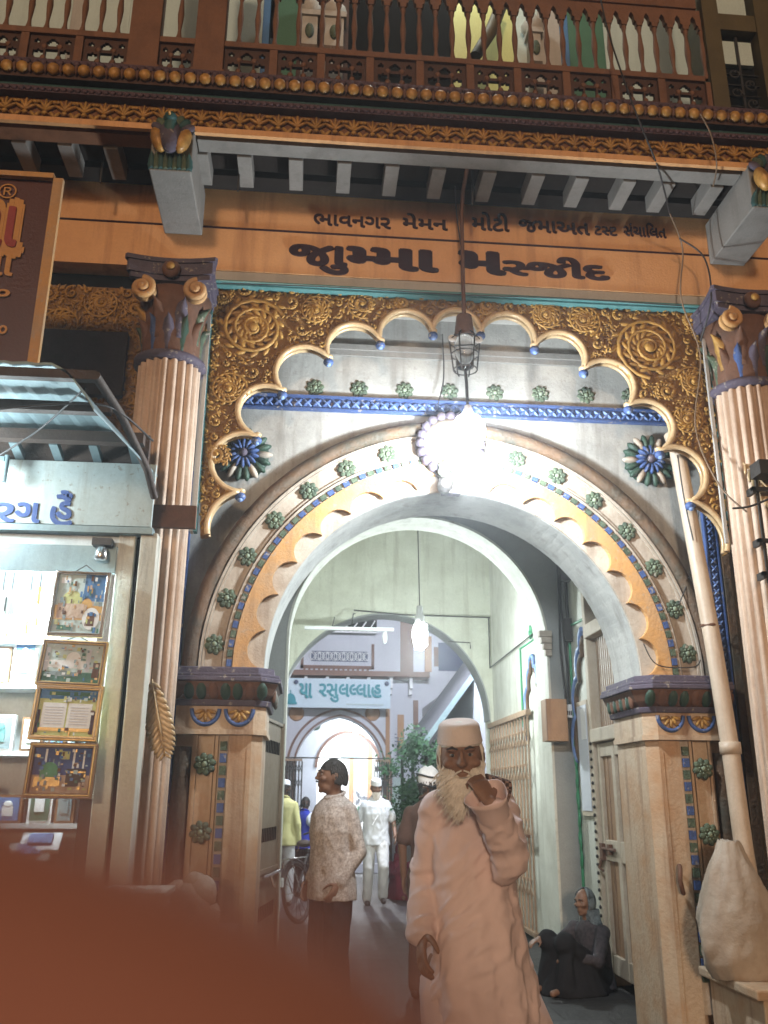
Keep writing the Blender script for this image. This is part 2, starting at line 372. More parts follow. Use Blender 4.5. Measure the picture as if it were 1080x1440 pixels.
def rosette_mb(c, r, m1, m2, n=8, dp=.03):
    b = MB(m1); c = Vector(c)
    b.lathe([(0, 0), (r*.62, 0), (r*.6, dp*.5), (0, dp*.5)], c, 16, ax='Y')
    for k in range(n):
        an = 2*PI*k/n + .2; q = Matrix.Rotation(-an, 3, 'Y')
        b.ball(c+Vector((r*.62*math.cos(an), -dp*.5, r*.62*math.sin(an))), (r*.40, dp*.55, r*.31), 8, 6, q)
    b.use(m2).ball(c+Vector((0, -dp*.8, 0)), (r*.28, dp*.6, r*.28), 8, 6); 
    for k in range(n):
        an = 2*PI*(k+.5)/n + .2; b.ball(c+Vector((r*.42*math.cos(an), -dp*.9, r*.42*math.sin(an))), (r*.1, dp*.3, r*.1), 6, 4)
    return b
ros0 = None
ros_pos = []
for i in range(16):
    an = R(5.5 + i*169/15); ros_pos.append((ACX+1.517*math.cos(an), FY-.045, ACZ+1.517*math.sin(an)))
for side, x in ((0, ACX-1.517), (1, ACX+1.517)):
    for z in (1.60, 1.22, .83): ros_pos.append((x, FY-.095, z))
for p in ros_pos:
    if ros0 is None: ros0 = rosette_mb((0, 0, 0), .066, 'green_paint', 'green_pale').build('rosette', gw); ros0.location = Vector(p)-wloc(gw)
    else: dup(ros0, p)
for px in (443, 505, 569, 632, 696, 760, 824, 886):
    dup(ros0, at(px, 545+(px-443)*.028, FY-.004))
# keystone: scalloped boss and flower
kz = ACZ+1.50
k = MB('violet_blue'); k.lathe([(0, 0), (.235, 0), (.235, .03), (.18, .03), (0, .03)], (ACX-.02, FY-.03, kz+.02), 40, ax='Y'); k.use('cream_trim').lathe([(0, 0.03), (.19, 0.03), (.18, .08), (.12, .10), (0, .12)], (ACX-.02, FY-.03, kz+.02), 40, ax='Y')
k.use('violet_blue')
for i in range(20):
    an = 2*PI*i/20; k.ball((ACX-.02+.205*math.cos(an), FY-.09, kz+.02+.205*math.sin(an)), (.036, .05, .036), 8, 6)
k.prism([(ACX-.10, kz-.16), (ACX+.06, kz-.16), (ACX+.04, kz-.33), (ACX-.08, kz-.33)], FY-.10, FY-.03)
ks = k.build('keystone', gw)
f = rosette_mb((ACX-.02, FY-.13, kz-.19), .10, 'green_pale', 'green_paint', 10, .05); f.build('flower', ks)
# two big side flowers
for px, py in ((343, 641), (911, 650)):
    p = at(px, py, FY-.02); fl = MB('green_dark'); r = .185
    fl.lathe([(0, 0), (r*.9, 0), (r*.85, .02), (0, .03)], p, 28, ax='Y')
    for j in range(18):
        an = 2*PI*j/18; q = Matrix.Rotation(-an, 3, 'Y')
        fl.use('cream_trim' if j % 3 == 0 else 'green_dark').ball(p+Vector((r*.72*math.cos(an), -.03, r*.72*math.sin(an))), (r*.33, .032, r*.125), 8, 6, q)
    for j in range(14):
        an = 2*PI*(j+.5)/14; q = Matrix.Rotation(-an, 3, 'Y')
        fl.use('blue_paint').ball(p+Vector((r*.36*math.cos(an), -.055, r*.36*math.sin(an))), (r*.22, .03, r*.075), 8, 6, q)
    fl.use('violet_blue').ball(p+Vector((0, -.07, 0)), (r*.16, .03, r*.16), 10, 6)
    fl.build('large_flower', gw)
# carved blue strips
def carved(b, p0, p1, wd, y, m0='blue_paint', m1='blue_light'):
    p0 = Vector((p0[0], 0, p0[1])); p1 = Vector((p1[0], 0, p1[1])); L = (p1-p0).length; t = (p1-p0)/L; n = Vector((-t.z, 0, t.x))
    cen = (p0+p1)/2; an = math.atan2(t.z, t.x); q = Matrix.Rotation(-an, 3, 'Y')
    b.use(m0).obox((cen.x, y-.012, cen.z), (L, .024, wd), q)
    for s in (-1, 1): b.obox((cen.x+n.x*s*wd*.45, y-.03, cen.z+n.z*s*wd*.45), (L, .02, wd*.12), q)
    k = int(L/(wd*.62))
    for i in range(k):
        c = p0 + t*((i+.5)*L/k)
        for s in (-1, 1):
            qq = Matrix.Rotation(-(an+s*.75), 3, 'Y')
            b.use(m0 if s > 0 else m1).ball((c.x, y-.028, c.z), (wd*.42, .016, wd*.075 if s < 0 else wd*.12), 8, 5, qq)
    return b
b = carved(MB('blue_paint'), (-.75, 3.98), (2.72, 3.98), .105, FY-.002); b.build('blue_band', gw)
for x in (ACX-1.755, ACX+1.755):
    b = carved(MB('blue_paint'), (x, 1.0), (x, 3.45), .085, FY-.004, 'blue_paint', 'blue_light'); b.build('blue_strip', gw)
b = MB('brown_mould'); b.box(ACX+1.81, ACX+1.86, FY-.05, FY-.002, .3, 3.4); b.build('brown_strip', gw)

# piers under the arch
for s in (-1, 1):
    def X(r): return ACX+s*r
    def bx(m, r0, r1, y0, y1, z0, z1): m.box(min(X(r0), X(r1)), max(X(r0), X(r1)), y0, y1, z0, z1)
    p = MB('pier_paint')
    y0 = FY-.085
    pl = [(1.19, FY+.5), (1.19, FY-.02), (1.25, y0), (1.385, y0), (1.385, FY-.001), (1.70, FY-.001), (1.70, FY+.5)]
    def prz(m, pl, z0, z1): n = len(pl); m.add([(X(r), y, z0) for r, y in pl]+[(X(r), y, z1) for r, y in pl], [tuple(range(n)), tuple(range(n, 2*n))]+[(i, (i+1) % n, (i+1) % n+n, i+n) for i in range(n)])
    prz(p, pl, 0, 1.77)
    bx(p, 1.27, 1.275, y0-.004, y0-.001, .1, 1.7)
    pr = p.build('pier', gw)
    q = MB('cream_trim'); bx(q, 1.387, 1.44, y0+.01, FY-.002, .25, 1.77)
    for i in range(19):
        z = .42+i*.07; q.use('blue_paint' if i % 2 else 'green_paint'); bx(q, 1.394, 1.432, y0-.012, y0+.009, z, z+.052)
    q.build('bead_strip', pr)
    q = MB('pier_paint')
    bx(q, 1.442, 1.60, FY-.055, FY-.002, .25, 1.77)
    for r0, r1 in ((1.446, 1.462), (1.47, 1.482), (1.568, 1.582)): bx(q, r0, r1, FY-.075, FY-.056, .25, 1.77)
    q.build('fluted_strip', pr)
    q = MB('brown_mould'); q.tube([(X(1.655), FY-.04, z/10) for z in range(2, 18)], .05, 10); q.build('side_moulding', pr)
    # frieze block with shells and the capital
    q = MB('pier_paint')
    pl2 = [(1.165, FY+.5), (1.165, FY-.04), (1.24, y0-.035), (1.71, y0-.035), (1.71, FY+.5)]
    prz(q, pl2, 1.77, 1.80); 
    pl3 = [(1.175, FY+.5), (1.175, FY-.035), (1.245, y0-.022), (1.705, y0-.022), (1.705, FY+.5)]
    prz(q, pl3, 1.80, 1.935)
    for rc in (1.33, 1.53):
        q.use('blue_paint').tube([(X(rc)+.082*math.cos(PI+PI*k/14), y0-.026, 1.918+.092*math.sin(PI+PI*k/14)) for k in range(15)], .013, 6)
        for k in range(5):
            an = PI+PI*(k+.5)/5; qq = Matrix.Rotation(-an, 3, 'Y')
            q.use('gold_relief').ball((X(rc)+.04*math.cos(an), y0-.026, 1.915+.045*math.sin(an)), (.035, .014, .013), 6, 5, qq)
    q.build('shell_frieze', pr)
    q = MB('violet_blue')
    prof = [(0, 1.935), (.012, 1.945), (.012, 1.965), (0, 1.975)]
    def tier(m, o0, o1, z0, z1):
        A = [(1.175-o0, FY+.5), (1.175-o0, FY-.035-o0*.5), (1.245-o0*.5, y0-.022-o0), (1.705+o0*.3, y0-.022-o0), (1.705+o0*.3, FY+.5)]
        B = [(1.175-o1, FY+.5), (1.175-o1, FY-.035-o1*.5), (1.245-o1*.5, y0-.022-o1), (1.705+o1*.3, y0-.022-o1), (1.705+o1*.3, FY+.5)]
        n = 5; m.add([(X(r), y, z0) for r, y in A]+[(X(r), y, z1) for r, y in B], [tuple(range(n)), tuple(range(n, 2*n))]+[(i, (i+1) % n, (i+1) % n+n, i+n) for i in range(n)])
    tier(q, .02, .03, 1.935, 1.97)
    q.use('rust'); tier(q, .0, .03, 1.97, 2.0); tier(q, .03, .07, 2.0, 2.075)
    q.use('violet_blue'); tier(q, .085, .085, 2.075, 2.105); tier(q, .075, .075, 2.105, 2.125); tier(q, .04, .04, 2.125, 2.165)
    for k in range(8):
        r = 1.20+k*.072; qq = Matrix.Rotation(.5, 3, 'X')
        q.use('rust' if k % 3 == 1 else 'green_dark').ball((X(r), y0-.055, 2.02), (.036, .022, .058), 8, 6, qq)
    for k in range(8):
        q.use('green_dark' if k % 2 else 'rust').ball((X(1.135), FY+.02+k*.06, 2.02), (.018, .028, .055), 8, 6)
    q.build('pier_capital', gw, bevel=.006)

# gilded scalloped screen
SY = 5.28
def P2(px, py, Y=SY): v = at(px, py, Y); return (v.x, v.z)
tips = [(292, 752), (338, 692), (361, 613), (397, 549), (462, 503), (535, 479), (609, 466), (676, 466), (752, 486), (821, 519), (884, 570), (928, 633), (971, 705), (1022, 776)]
sagf = [.22, .60, .60, .52, .50, .52, .50, .50, .52, .52, .56, .56, .52, .22]
T = [P2(*t) for t in tips]; inner = []
for i in range(len(T)-1):
    L = (Vector(T[i+1])-Vector(T[i])).length; f = (.22, .60, .58, .52, .50, .52, .50, .50, .52, .52, .56, .54, .22)[i]
    inner += sweep(T[i], T[i+1], L*f, 14, 1)[:-1]
inner.append(T[-1])
xl = -.70; xr = 2.67; zt = 4.70
outer = [(xr-.02, T[-1][1]-.01), (xr, 3.25), (xr, zt), (xl, zt), (xl, 3.25), (xl+.02, T[0][1]-.01)]
panel_poly = inner + outer
s = MB('gold_ground'); s.prism(panel_poly, SY, SY+.07); scr = s.build('gilded_screen', gw)
e = MB('gold_edge'); e.tube([(x, SY-.005, z) for x, z in inner], .019, 8); e.tube([(x, SY+.05, z) for x, z in inner], .016, 6); e.build('scalloped_edge', scr)
kn = MB('blue_paint'); kn.ball((0, 0, 0), (.034, .034, .03), 10, 8); kn.use('blue_light').ball((0, -.012, -.022), (.018, .018, .016), 8, 6)
kn.use('gold_edge').lathe([(.012, .02), (.03, .03), (.03, .045), (.01, .055)], (0, 0, 0), 10)
kn0 = None
for t in T[1:-1]:
    loc = (t[0], SY+.01, t[1]-.02)
    if kn0 is None: kn0 = kn.build('knob', scr); kn0.location = Vector(loc)-wloc(scr)
    else: dup(kn0, loc)
def in_poly(p, poly):
    x, y = p; c = False; n = len(poly)
    for i in range(n):
        x0, y0 = poly[i]; x1, y1 = poly[(i+1) % n]
        if (y0 > y) != (y1 > y) and x < (x1-x0)*(y-y0)/(y1-y0)+x0: c = not c
    return c
def scrolls(poly, y, seeds, rmin=.03, rmax=.16, tries=5200, rnd=3):
    rd = random.Random(rnd); m = MB('gold_relief'); circ = []
    xs = [p[0] for p in poly]; zs = [p[1] for p in poly]; n = len(poly)
    dens = []
    for i in range(n):
        a = Vector(poly[i]); b = Vector(poly[(i+1) % n]); k = max(1, int((b-a).length/.04))
        dens += [a.lerp(b, j/k) for j in range(k)]
    def clear(p):
        d = min((p-q).length for q in dens)
        for c, r in circ: d = min(d, (p-c).length-r)
        return d
    for sx, sz, r in seeds: circ.append((Vector((sx, sz)), r))
    lim = rmax
    for t in range(tries):
        if t % 650 == 649: lim = max(rmin*1.2, lim*.72)
        p = Vector((rd.uniform(min(xs), max(xs)), rd.uniform(min(zs), max(zs))))
        if not in_poly(p, poly): continue
        d = clear(p)
        if d >= max(rmin, lim*.72): circ.append((p, min(d, lim)))
    for t in range(tries*3):
        p = Vector((rd.uniform(min(xs), max(xs)), rd.uniform(min(zs), max(zs))))
        if not in_poly(p, poly) or clear(p) < .004: continue
        an = rd.uniform(0, PI); sz = rd.uniform(.012, .024); circ.append((p, sz*.42)) if False else None
        m.ball((p.x, y-.004, p.y), (sz, .012, sz*.36), 6, 4, Matrix.Rotation(an, 3, 'Y'))
    for c, r in circ:
        h = rd.choice((-1, 1)); a0 = rd.uniform(0, 6.3); turns = 1.1 if r < .06 else (1.9 if r < .12 else 2.9); N = int(14*turns)+6
        pts = []; rad = []
        for i in range(N+1):
            u = i/N; an = a0+h*2*PI*turns*u; q = r*(.93-.80*u)
            pts.append((c.x+q*math.cos(an), y-.010-.012*u, c.y+q*math.sin(an))); rad.append((.055*r+.0035)*(1-.45*u))
        m.tube(pts, rad, 5)
        k = int(6+turns*(11 if r > .06 else 6))
        for i in range(k):
            u = (i+.5)/k*.9; an = a0+h*2*PI*turns*u; q = r*(.93-.80*u)*.80; sz = max(.008, r*.19*(1-.35*u)) if r < .12 else max(.014, r*.155)
            qq = Matrix.Rotation(-(an+h*.9), 3, 'Y')
            m.ball((c.x+q*math.cos(an), y-.012, c.y+q*math.sin(an)), (sz*1.35, .014, sz*.5), 6, 4, qq)
            if r > .06:
                q2 = r*(.93-.80*u)*1.14; q3 = Matrix.Rotation(-(an-h*.9), 3, 'Y'); m.ball((c.x+q2*math.cos(an+.1), y-.008, c.y+q2*math.sin(an+.1)), (sz*1.1, .012, sz*.42), 6, 4, q3)
        m.ball((c.x, y-.022, c.y), (r*.16, .016, r*.16), 6, 4)
    return m
cl = P2(357, 462); cr = P2(912, 490); c3 = P2(322, 548); c4 = P2(305, 640); c5 = P2(965, 590); c6 = P2(820, 452); c7 = P2(445, 438)
scrolls(panel_poly, SY, [(*cl, .23), (*cr, .25), (*c3, .13), (*c4, .085), (*c5, .12), (*c6, .13), (*c7, .12)]).build('scrollwork', scr)
for x, x2 in ((xl-.012, xl-.034), (xr+.012, xr+.034)): tr = MB('teal_glass'); tr.box(x-.010, x+.010, SY-.03, SY+.03, 2.95, zt); tr.use('white_ledge').box(x2-.009, x2+.009, SY-.03, SY+.03, 2.95, zt); tr.build('edge_trim', scr)

# lettered beam
bm_ = MB('orange_band'); zb, ztp = at(600, 395, 5.2).z, at(600, 285, 5.2).z
bm_.box(-4.2, 4.6, 5.2, 6.1, zb, ztp+.06); band = bm_.build('lettered_beam', gw)
zl = at(600, 337, 5.2).z
l = MB('letter_dark'); l.box(-4.2, 4.6, 5.193, 5.199, zl-.006, zl+.006); l.build('dividing_line', band)
l = MB('white_ledge'); zw = at(600, 409, 5.21).z
l.box(-.75, 2.72, 5.212, 5.9, zw, zb-.002); l.use('teal_glass').tube([(-.75, 5.205, zw-.012), (2.72, 5.205, zw-.012)], .012, 8)
l.use('teal_glass').box(-.75, 2.72, 5.22, 5.30, zw-.03, zw-.002); l.build('white_ledge', gw)
ly = 5.196
def words(tokens, px0, py0, px1, py1, name, bold, gap=.05):
    A = at(px0, py0, ly); B = at(px1, py1, ly); return lettering(tokens, (A.x, B.x, B.z, A.z), ly, 'letter_dark', name, band, bold, .004, gap=gap)
words(['ભાવનગર'], 442, 301, 549, 322, 'lettering', .022); words(['મેમન'], 567, 300, 629, 324, 'lettering', .022)
words(['મોટી'], 664, 298, 716, 326, 'lettering', .022); words(['જમાઅત'], 730, 309, 829, 331, 'lettering', .022)
words(['ટ', 'સ+', 'ટ'], 836, 318, 868, 332, 'lettering', .015); words(['સંચાિલત'], 876, 312, 937, 335, 'lettering', .015)
b1 = words(['જાુ'], 410, 344, 487, 386, 'lettering', .045, .0); words(['મ+', 'મા'], 492, 347, 612, 382, 'lettering', .05, .0)
words(['મ'], 649, 353, 707, 386, 'lettering', .05); words(['સ+', 'જીદ'], 709, 358, 855, 394, 'lettering', .045, .0)
# ------------------------------------------------------------------ columns with leafy capitals (parts of the gateway)
CY = 5.14
def leaf_shape(m, base, out, up, h, wd, curl):
    out = Vector(out).normalized(); up = Vector(up); side = out.cross(up).normalized(); N = 7; K = 5; base = Vector(base)
    fr = []; bk = []
    for i in range(N+1):
        u = i/N; wv = wd*(math.sin(PI*min(1, .25+.75*u))**.7)*(1-.15*(i % 2)); ce = base + up*(h*u) + out*(curl*u**2.4) - up*(curl*.5*max(0, u-.75)*2)
        for k in range(K):
            s = (k/(K-1)-.5)*2; fr.append(ce + side*(s*wv/2) - out*(abs(s)**1.5*wd*.22) + out*(.006 if k == 2 else 0)); bk.append(fr[-1]-out*.012)
    n = (N+1)*K; fs = []
    for i in range(N):
        for k in range(K-1):
            a = i*K+k; fs.append((a, a+1, a+K+1, a+K)); fs.append((n+a, n+a+K, n+a+K+1, n+a+1))
        fs.append((i*K, (i+1)*K, n+(i+1)*K, n+i*K)); b = i*K+K-1; fs.append((b, n+b, n+b+K, b+K))
    for k in range(K-1): a = N*K+k; fs.append((a, a+1, n+a+1, n+a)); fs.append((k, n+k, n+k+1, k+1))
    m.add(fr+bk, fs, True)
def feather(m, p0, p1, wd, y0, n=13):
    p0 = Vector(p0); p1 = Vector(p1); t = (p1-p0); L = t.length; t /= L; s = Vector((-t.z, 0, t.x))
    m.tube([p0.lerp(p1, i/8)+Vector((0, -.012-.02*math.sin(PI*i/8), 0)) for i in range(9)], .007, 6)
    for i in range(n):
        u = (i+.5)/n; c = p0+t*(L*u); ll = wd*(math.sin(PI*(.12+.8*u))**.8)
        for sg in (-1, 1):
            d = (t*.75+s*sg*.66).normalized(); an = math.atan2(d.z, d.x); q = Matrix.Rotation(-an, 3, 'Y')
            m.ball(c+d*(ll*.5)+Vector((0, -.016-.012*u, 0)), (ll*.55, .008, ll*.17), 6, 4, q)
def spiral(m, c, r, y, h, rad, a0=0, turns=1.6):
    m.tube([(c[0]+r*(1-.82*u)*math.cos(a0+h*2*PI*turns*u), y-.03*u, c[1]+r*(1-.82*u)*math.sin(a0+h*2*PI*turns*u)) for u in [i/30 for i in range(31)]], [rad*(1-.4*i/30) for i in range(31)], 6)
def low(m, d=.155): m.v = [(x, y, z-d) for x, y, z in m.v]; return m
for cx, sd in ((-.925, -1), (2.82, 1)):
    m = MB('pink_cream'); r = .192; z0, z1 = .9, 3.98
    prof = [(r*1.03, z0), (r*1.03, z0+.04), (r, z0+.07)] + [(r, z0+.07+(z1-z0-.1)*i/6) for i in range(1, 7)] + [(r, z1)]
    m.lathe(prof, (cx, CY, 0), 160, 20, .026)
    colm = m.build('column', gw)
    m = MB('pink_cream'); m.box(cx-.27, cx+.27, CY-.27, CY+.35, 0, .55); m.box(cx-.30, cx+.30, CY-.30, CY+.35, .0, .12); m.box(cx-.29, cx+.29, CY-.29, CY+.35, .55, .60)
    m.lathe([(.26, .60), (.26, .68), (.23, .70), (.215, .76), (.235, .80), (.235, .85), (.2, .90)], (cx, CY, 0), 40); m.build('column_base', colm)
    m = MB('violet_blue'); m.lathe([(.19, 4.11), (.222, 4.125), (.222, 4.155), (.19, 4.17)], (cx, CY, 0), 40)
    m.use('rust').lathe([(.18, 4.17), (.182, 4.35), (.20, 4.50), (.23, 4.60), (0, 4.625)], (cx, CY, 0), 40)
    cols = ['green_paint', 'rust', 'blue_paint', 'violet_blue', 'green_dark', 'rust']
    for j in range(12):
        an = 2*PI*j/12; o = Vector((math.cos(an), math.sin(an), 0))
        m.use(cols[j % 6]); leaf_shape(m, Vector((cx, CY, 4.17))+o*.180, o, (0, 0, 1), .25, .105, .05)
    for j in range(8):
        an = 2*PI*(j+.5)/8; o = Vector((math.cos(an), math.sin(an), 0))
        m.use(('gold_relief', 'rust', 'violet_blue', 'green_paint')[j % 4]); leaf_shape(m, Vector((cx, CY, 4.26))+o*.185, o, (0, 0, 1), .27, .125, .07)
    cp = low(m).build('capital', colm)
    for sx in (-1, 1):
        m = MB('orange_plate')
        for yy, hh in ((CY-.275, 1), (CY-.225, 1)): spiral(m, (cx+sx*.165, 4.55), .070, yy+.03, sx*hh, .024, PI/2)
        m.ball((cx+sx*.165, CY-.26, 4.55), (.03, .03, .03)); low(m).build('volute', cp)
    m = MB('violet_blue')
    ab = []
    for q in range(4):
        for i in range(8):
            u = i/7*2-1; a_ = .255; dd = .235+.035*u*u
            p = [(u*a_, -dd), (dd, u*a_), (-u*a_, dd), (-dd, -u*a_)][q]; ab.append(p)
    for z_a, z_b, sc in ((4.625, 4.66, .94), (4.66, 4.74, 1.0), (4.74, 4.77, 1.05)):
        n = len(ab); m.add([(cx+x*sc, CY+y*sc, z_a) for x, y in ab]+[(cx+x*sc, CY+y*sc, z_b) for x, y in ab], [tuple(range(n)), tuple(range(n, 2*n))]+[(i, (i+1) % n, (i+1) % n+n, i+n) for i in range(n)])
    m.use('rust').ball((cx, CY-.25, 4.69), (.06, .035, .06), 12, 8); m.use('gold_relief').ball((cx, CY-.285, 4.69), (.028, .02, .028))
    low(m).build('abacus', cp)
    m = MB('gold_edge')
    yv = CY-.20
    if sd > 0: feather(m, (2.66, yv+.04, 3.42), (2.93, yv, 3.02), .13, yv); m.build('gilded_leaf', colm); m = MB('gold_edge'); feather(m, (2.73, yv, 2.38), (2.93, yv, 1.95), .13, yv)
    else: feather(m, (-.84, yv+.02, 2.02), (-.74, yv+.05, 1.62), .11, yv)
    m.build('gilded_leaf', colm)
    m = MB('white_ledge'); m.box(cx+.215*(-sd)-.010, cx+.215*(-sd)+.010, CY+.04, CY+.06, 2.96, 4.4); m.build('edge_strip', colm)

# gilded panel beyond the left column
A = pbox(58, 560, 178, 392, 5.33)
xo, xi, zo, zi = -2.6, -1.13, 3.2, zb-.10
s = MB('gold_ground'); s.box(xo, xi, 5.33, 5.45, zo, zi); sp = s.build('side_panel', gw)
scrolls([(xo, zo), (xi, zo), (xi, zi), (xo, zi)], 5.33, [], .03, .15, 3200, 11).build('scrollwork', sp)
s = MB('dark_gap'); s.box(-4, -1.2, 5.34, 5.6, zi+.002, zb-.002); s.build('recess_shade', gw)  # solid near-black block for the shade in the gap under the beam
v = pbox(40, 560, 172, 465, 5.30); s = MB('dark_wood'); s.box(v[0], v[1], 5.26, 5.329, v[2], v[3]); s.build('dark_box', sp)  # plain dark box over the darker square of the gilding
s = MB('orange_band'); s.box(-4, -1.15, 5.45, 6.1, 0, 3.2); s.build('side_wall', gw); s = MB('orange_band'); s.box(3.05, 4.6, 5.3, 6.1, 0, zb); s.build('side_wall', gw)

# ------------------------------------------------------------------ brackets, joists, cornice
zbr = 5.0
m = MB('grey_beam')
for x0, x1 in ((-1.05, -.80), (2.72, 2.97)): 
    m0 = MB('grey_beam'); m0.box(x0, x1, 4.56, 5.199, zbr, 5.325); br = m0.build('bracket', gw, bevel=.008)
    xc = (x0+x1)/2; q = MB('green_dark')                         # peacock carving on the beam end
    for k in range(9):
        an = PI*k/8; leaf_shape(q.use('green_paint' if k % 2 else 'teal_dark'), (xc-.11+.0275*k, 4.545, zbr+.01), (0, -1, .2), (0, 0, 1), .10, .05, .03)
    q.use('gold_bead')
    for sx in (-1, 1):
        qq = Matrix.Rotation(sx*.35, 3, 'Y'); q.ball((xc+sx*.075, 4.50, zbr+.17), (.042, .05, .085), 10, 8, qq)
    q.use('violet_blue').ball((xc, 4.49, zbr+.19), (.07, .06, .11), 12, 8)
    q.use('teal_dark').tube([(xc, 4.48, zbr+.20), (xc, 4.46, zbr+.25), (xc+.005, 4.45, zbr+.275)], [.05, .04, .035], 10).ball((xc, 4.44, zbr+.285), (.038, .045, .034))
    q.use('gold_bead').ball((xc, 4.395, zbr+.28), (.010, .022, .010))
    for k in range(7):
        an = R(25+k*21.5); q.use(('violet_blue', 'teal_dark', 'green_paint')[k % 3]).ball((xc+.10*math.cos(an), 4.535, zbr+.25+.10*math.sin(an)), (.03, .02, .045), 8, 6, Matrix.Rotation(PI/2-an, 3, 'Y'))
    q.build('peacock_carving', br)
jb = MB('grey_beam'); jb.box(-.79, 2.71, 4.63, 4.74, 5.30, 5.42); jb.build('edge_beam', gw)
jx = [at(px, 250, 4.9).x for px in (285, 345, 416, 483, 549, 613, 682, 748, 808, 872, 925, 990)]
j0 = None
for i, x in enumerate(jx):
    if j0 is None: q = MB('grey_beam'); q.box(x-.045, x+.045, 4.742, 5.04, 5.28, 5.40); j0 = q.build('joist', gw, bevel=.004); zc = wloc(j0)
    else: dup(j0, (x, zc.y, zc.z))
for x in (-1.9, -1.62, -1.34): dup(j0, (x, zc.y, zc.z))
q = MB('rail_wood'); q.box(-3.0, -1.06, 4.63, 4.74, 5.30, 5.42); q.build('edge_beam', gw)
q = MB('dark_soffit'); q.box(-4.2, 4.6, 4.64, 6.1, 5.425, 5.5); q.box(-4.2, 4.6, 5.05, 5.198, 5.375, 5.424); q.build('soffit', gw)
# little iron hooks under the soffit
for px in (142, 336, 664): q = MB('iron'); v = at(px, 240, 4.9); q.tube([(v.x, 4.9, 5.42), (v.x, 4.92, 5.16)], .008, 6); q.build('hook', gw)

FRY = 4.60
zf0, zf1 = 5.335, 5.50
m = MB('frieze_ground'); m.box(-4.2, 2.98, FRY, 4.70, zf0, zf1); m.use('orange_band').box(-4.2, 2.98, FRY-.03, FRY-.001, zf0-.03, zf0+.012); m.build('frieze', gw)
m = MB('gold_relief'); x = -2.3; i = 0                            # carved leaf motifs along the frieze
while x < 2.95:
    m.use('gold_relief' if i % 2 else 'gold_bead')
    for k in (-2, -1, 0, 1, 2):
        q = Matrix.Rotation(k*.5, 3, 'Y'); m.ball((x+k*.016, FRY-.012, zf0+.085+.03*math.cos(k*.7)), (.011, .016, .045), 6, 5, q)
    m.use('gold_relief').ball((x, FRY-.02, zf0+.045), (.022, .016, .014), 6, 4)
    for s in (-1, 1): m.ball((x+s*.045, FRY-.01, zf0+.04), (.014, .014, .03), 6, 4, Matrix.Rotation(-s*.7, 3, 'Y')).ball((x+s*.05, FRY-.01, zf0+.135), (.02, .012, .012), 6, 4)
    x += .118; i += 1
m.build('frieze_leaves', gw)
m = MB('purple')
m.box(-4.2, 3.05, 4.54, 4.72, 5.502, 5.545)
x = -2.4
while x < 3.0: m.ball((x, 4.538, 5.523), (.022, .012, .017), 6, 4); x += .042
m.build('lower_moulding', gw)
m = MB('teal_dark'); m.box(-4.2, 3.05, 4.58, 4.74, 5.546, 5.60); m.build('cove', gw)
m = MB('rail_dark'); m.box(-4.2, 3.05, 4.53, 4.74, 5.601, 5.70); m.build('bead_backing', gw)
m = MB('gold_bead'); x = -2.5; i = 0
while x < 3.03:
    m.use('gold_bead').ball((x, 4.515, 5.655), (.040, .034, .040), 10, 7); m.use('rust').ball((x+.046, 4.52, 5.655), (.012, .03, .036), 6, 5); x += .092
m.use('gold_bead').build('bead_row', gw)
m = MB('purple'); m.box(-4.2, 3.05, 4.55, 4.76, 5.702, 5.765)
x = -2.4
while x < 3.0: m.ball((x, 4.548, 5.735), (.026, .012, .022), 6, 4); x += .05
m.build('upper_moulding', gw)

# ------------------------------------------------------------------ balcony
BY = 4.68
bal = MB('rail_wood')
zl0, zl1 = 5.775, 6.06
bal.box(-4.2, 2.56, BY-.03, BY+.03, 5.767, 5.80)
bal.box(-4.2, 2.56, BY-.035, BY+.035, zl1, zl1+.045)
blc = bal.build('balcony_railing', gw, bevel=.004)
narrow = [at(px, 100, BY).x for px in (-36, 30, 108, 384, 451, 520, 590, 660, 726, 794, 861, 926, 992)]
wide = [(at(178, 100, BY).x, at(222, 100, BY).x), (at(272, 100, BY).x, at(314, 100, BY).x)]
q = MB('rail_wood'); q.box(-.026, .026, BY-.032, BY+.032, 5.801, zl1-.001); np0 = q.build('newel', blc, bevel=.003); nz_ = wloc(np0)
np0.location = Vector((narrow[0], nz_.y, nz_.z))-wloc(blc)
for x in narrow[1:]: dup(np0, (x, nz_.y, nz_.z))
for a_, b_ in wide:
    q = MB('rail_wood'); q.box(a_, b_, BY-.045, BY+.045, 5.77, 7.6); q.box(a_-.012, b_+.012, BY-.05, BY+.05, 5.77, 5.86); q.build('post', blc, bevel=.005)
edges = sorted([(x-.028, x+.028) for x in narrow] + wide)
gaps = [(edges[i][1], edges[i+1][0]) for i in range(len(edges)-1)]
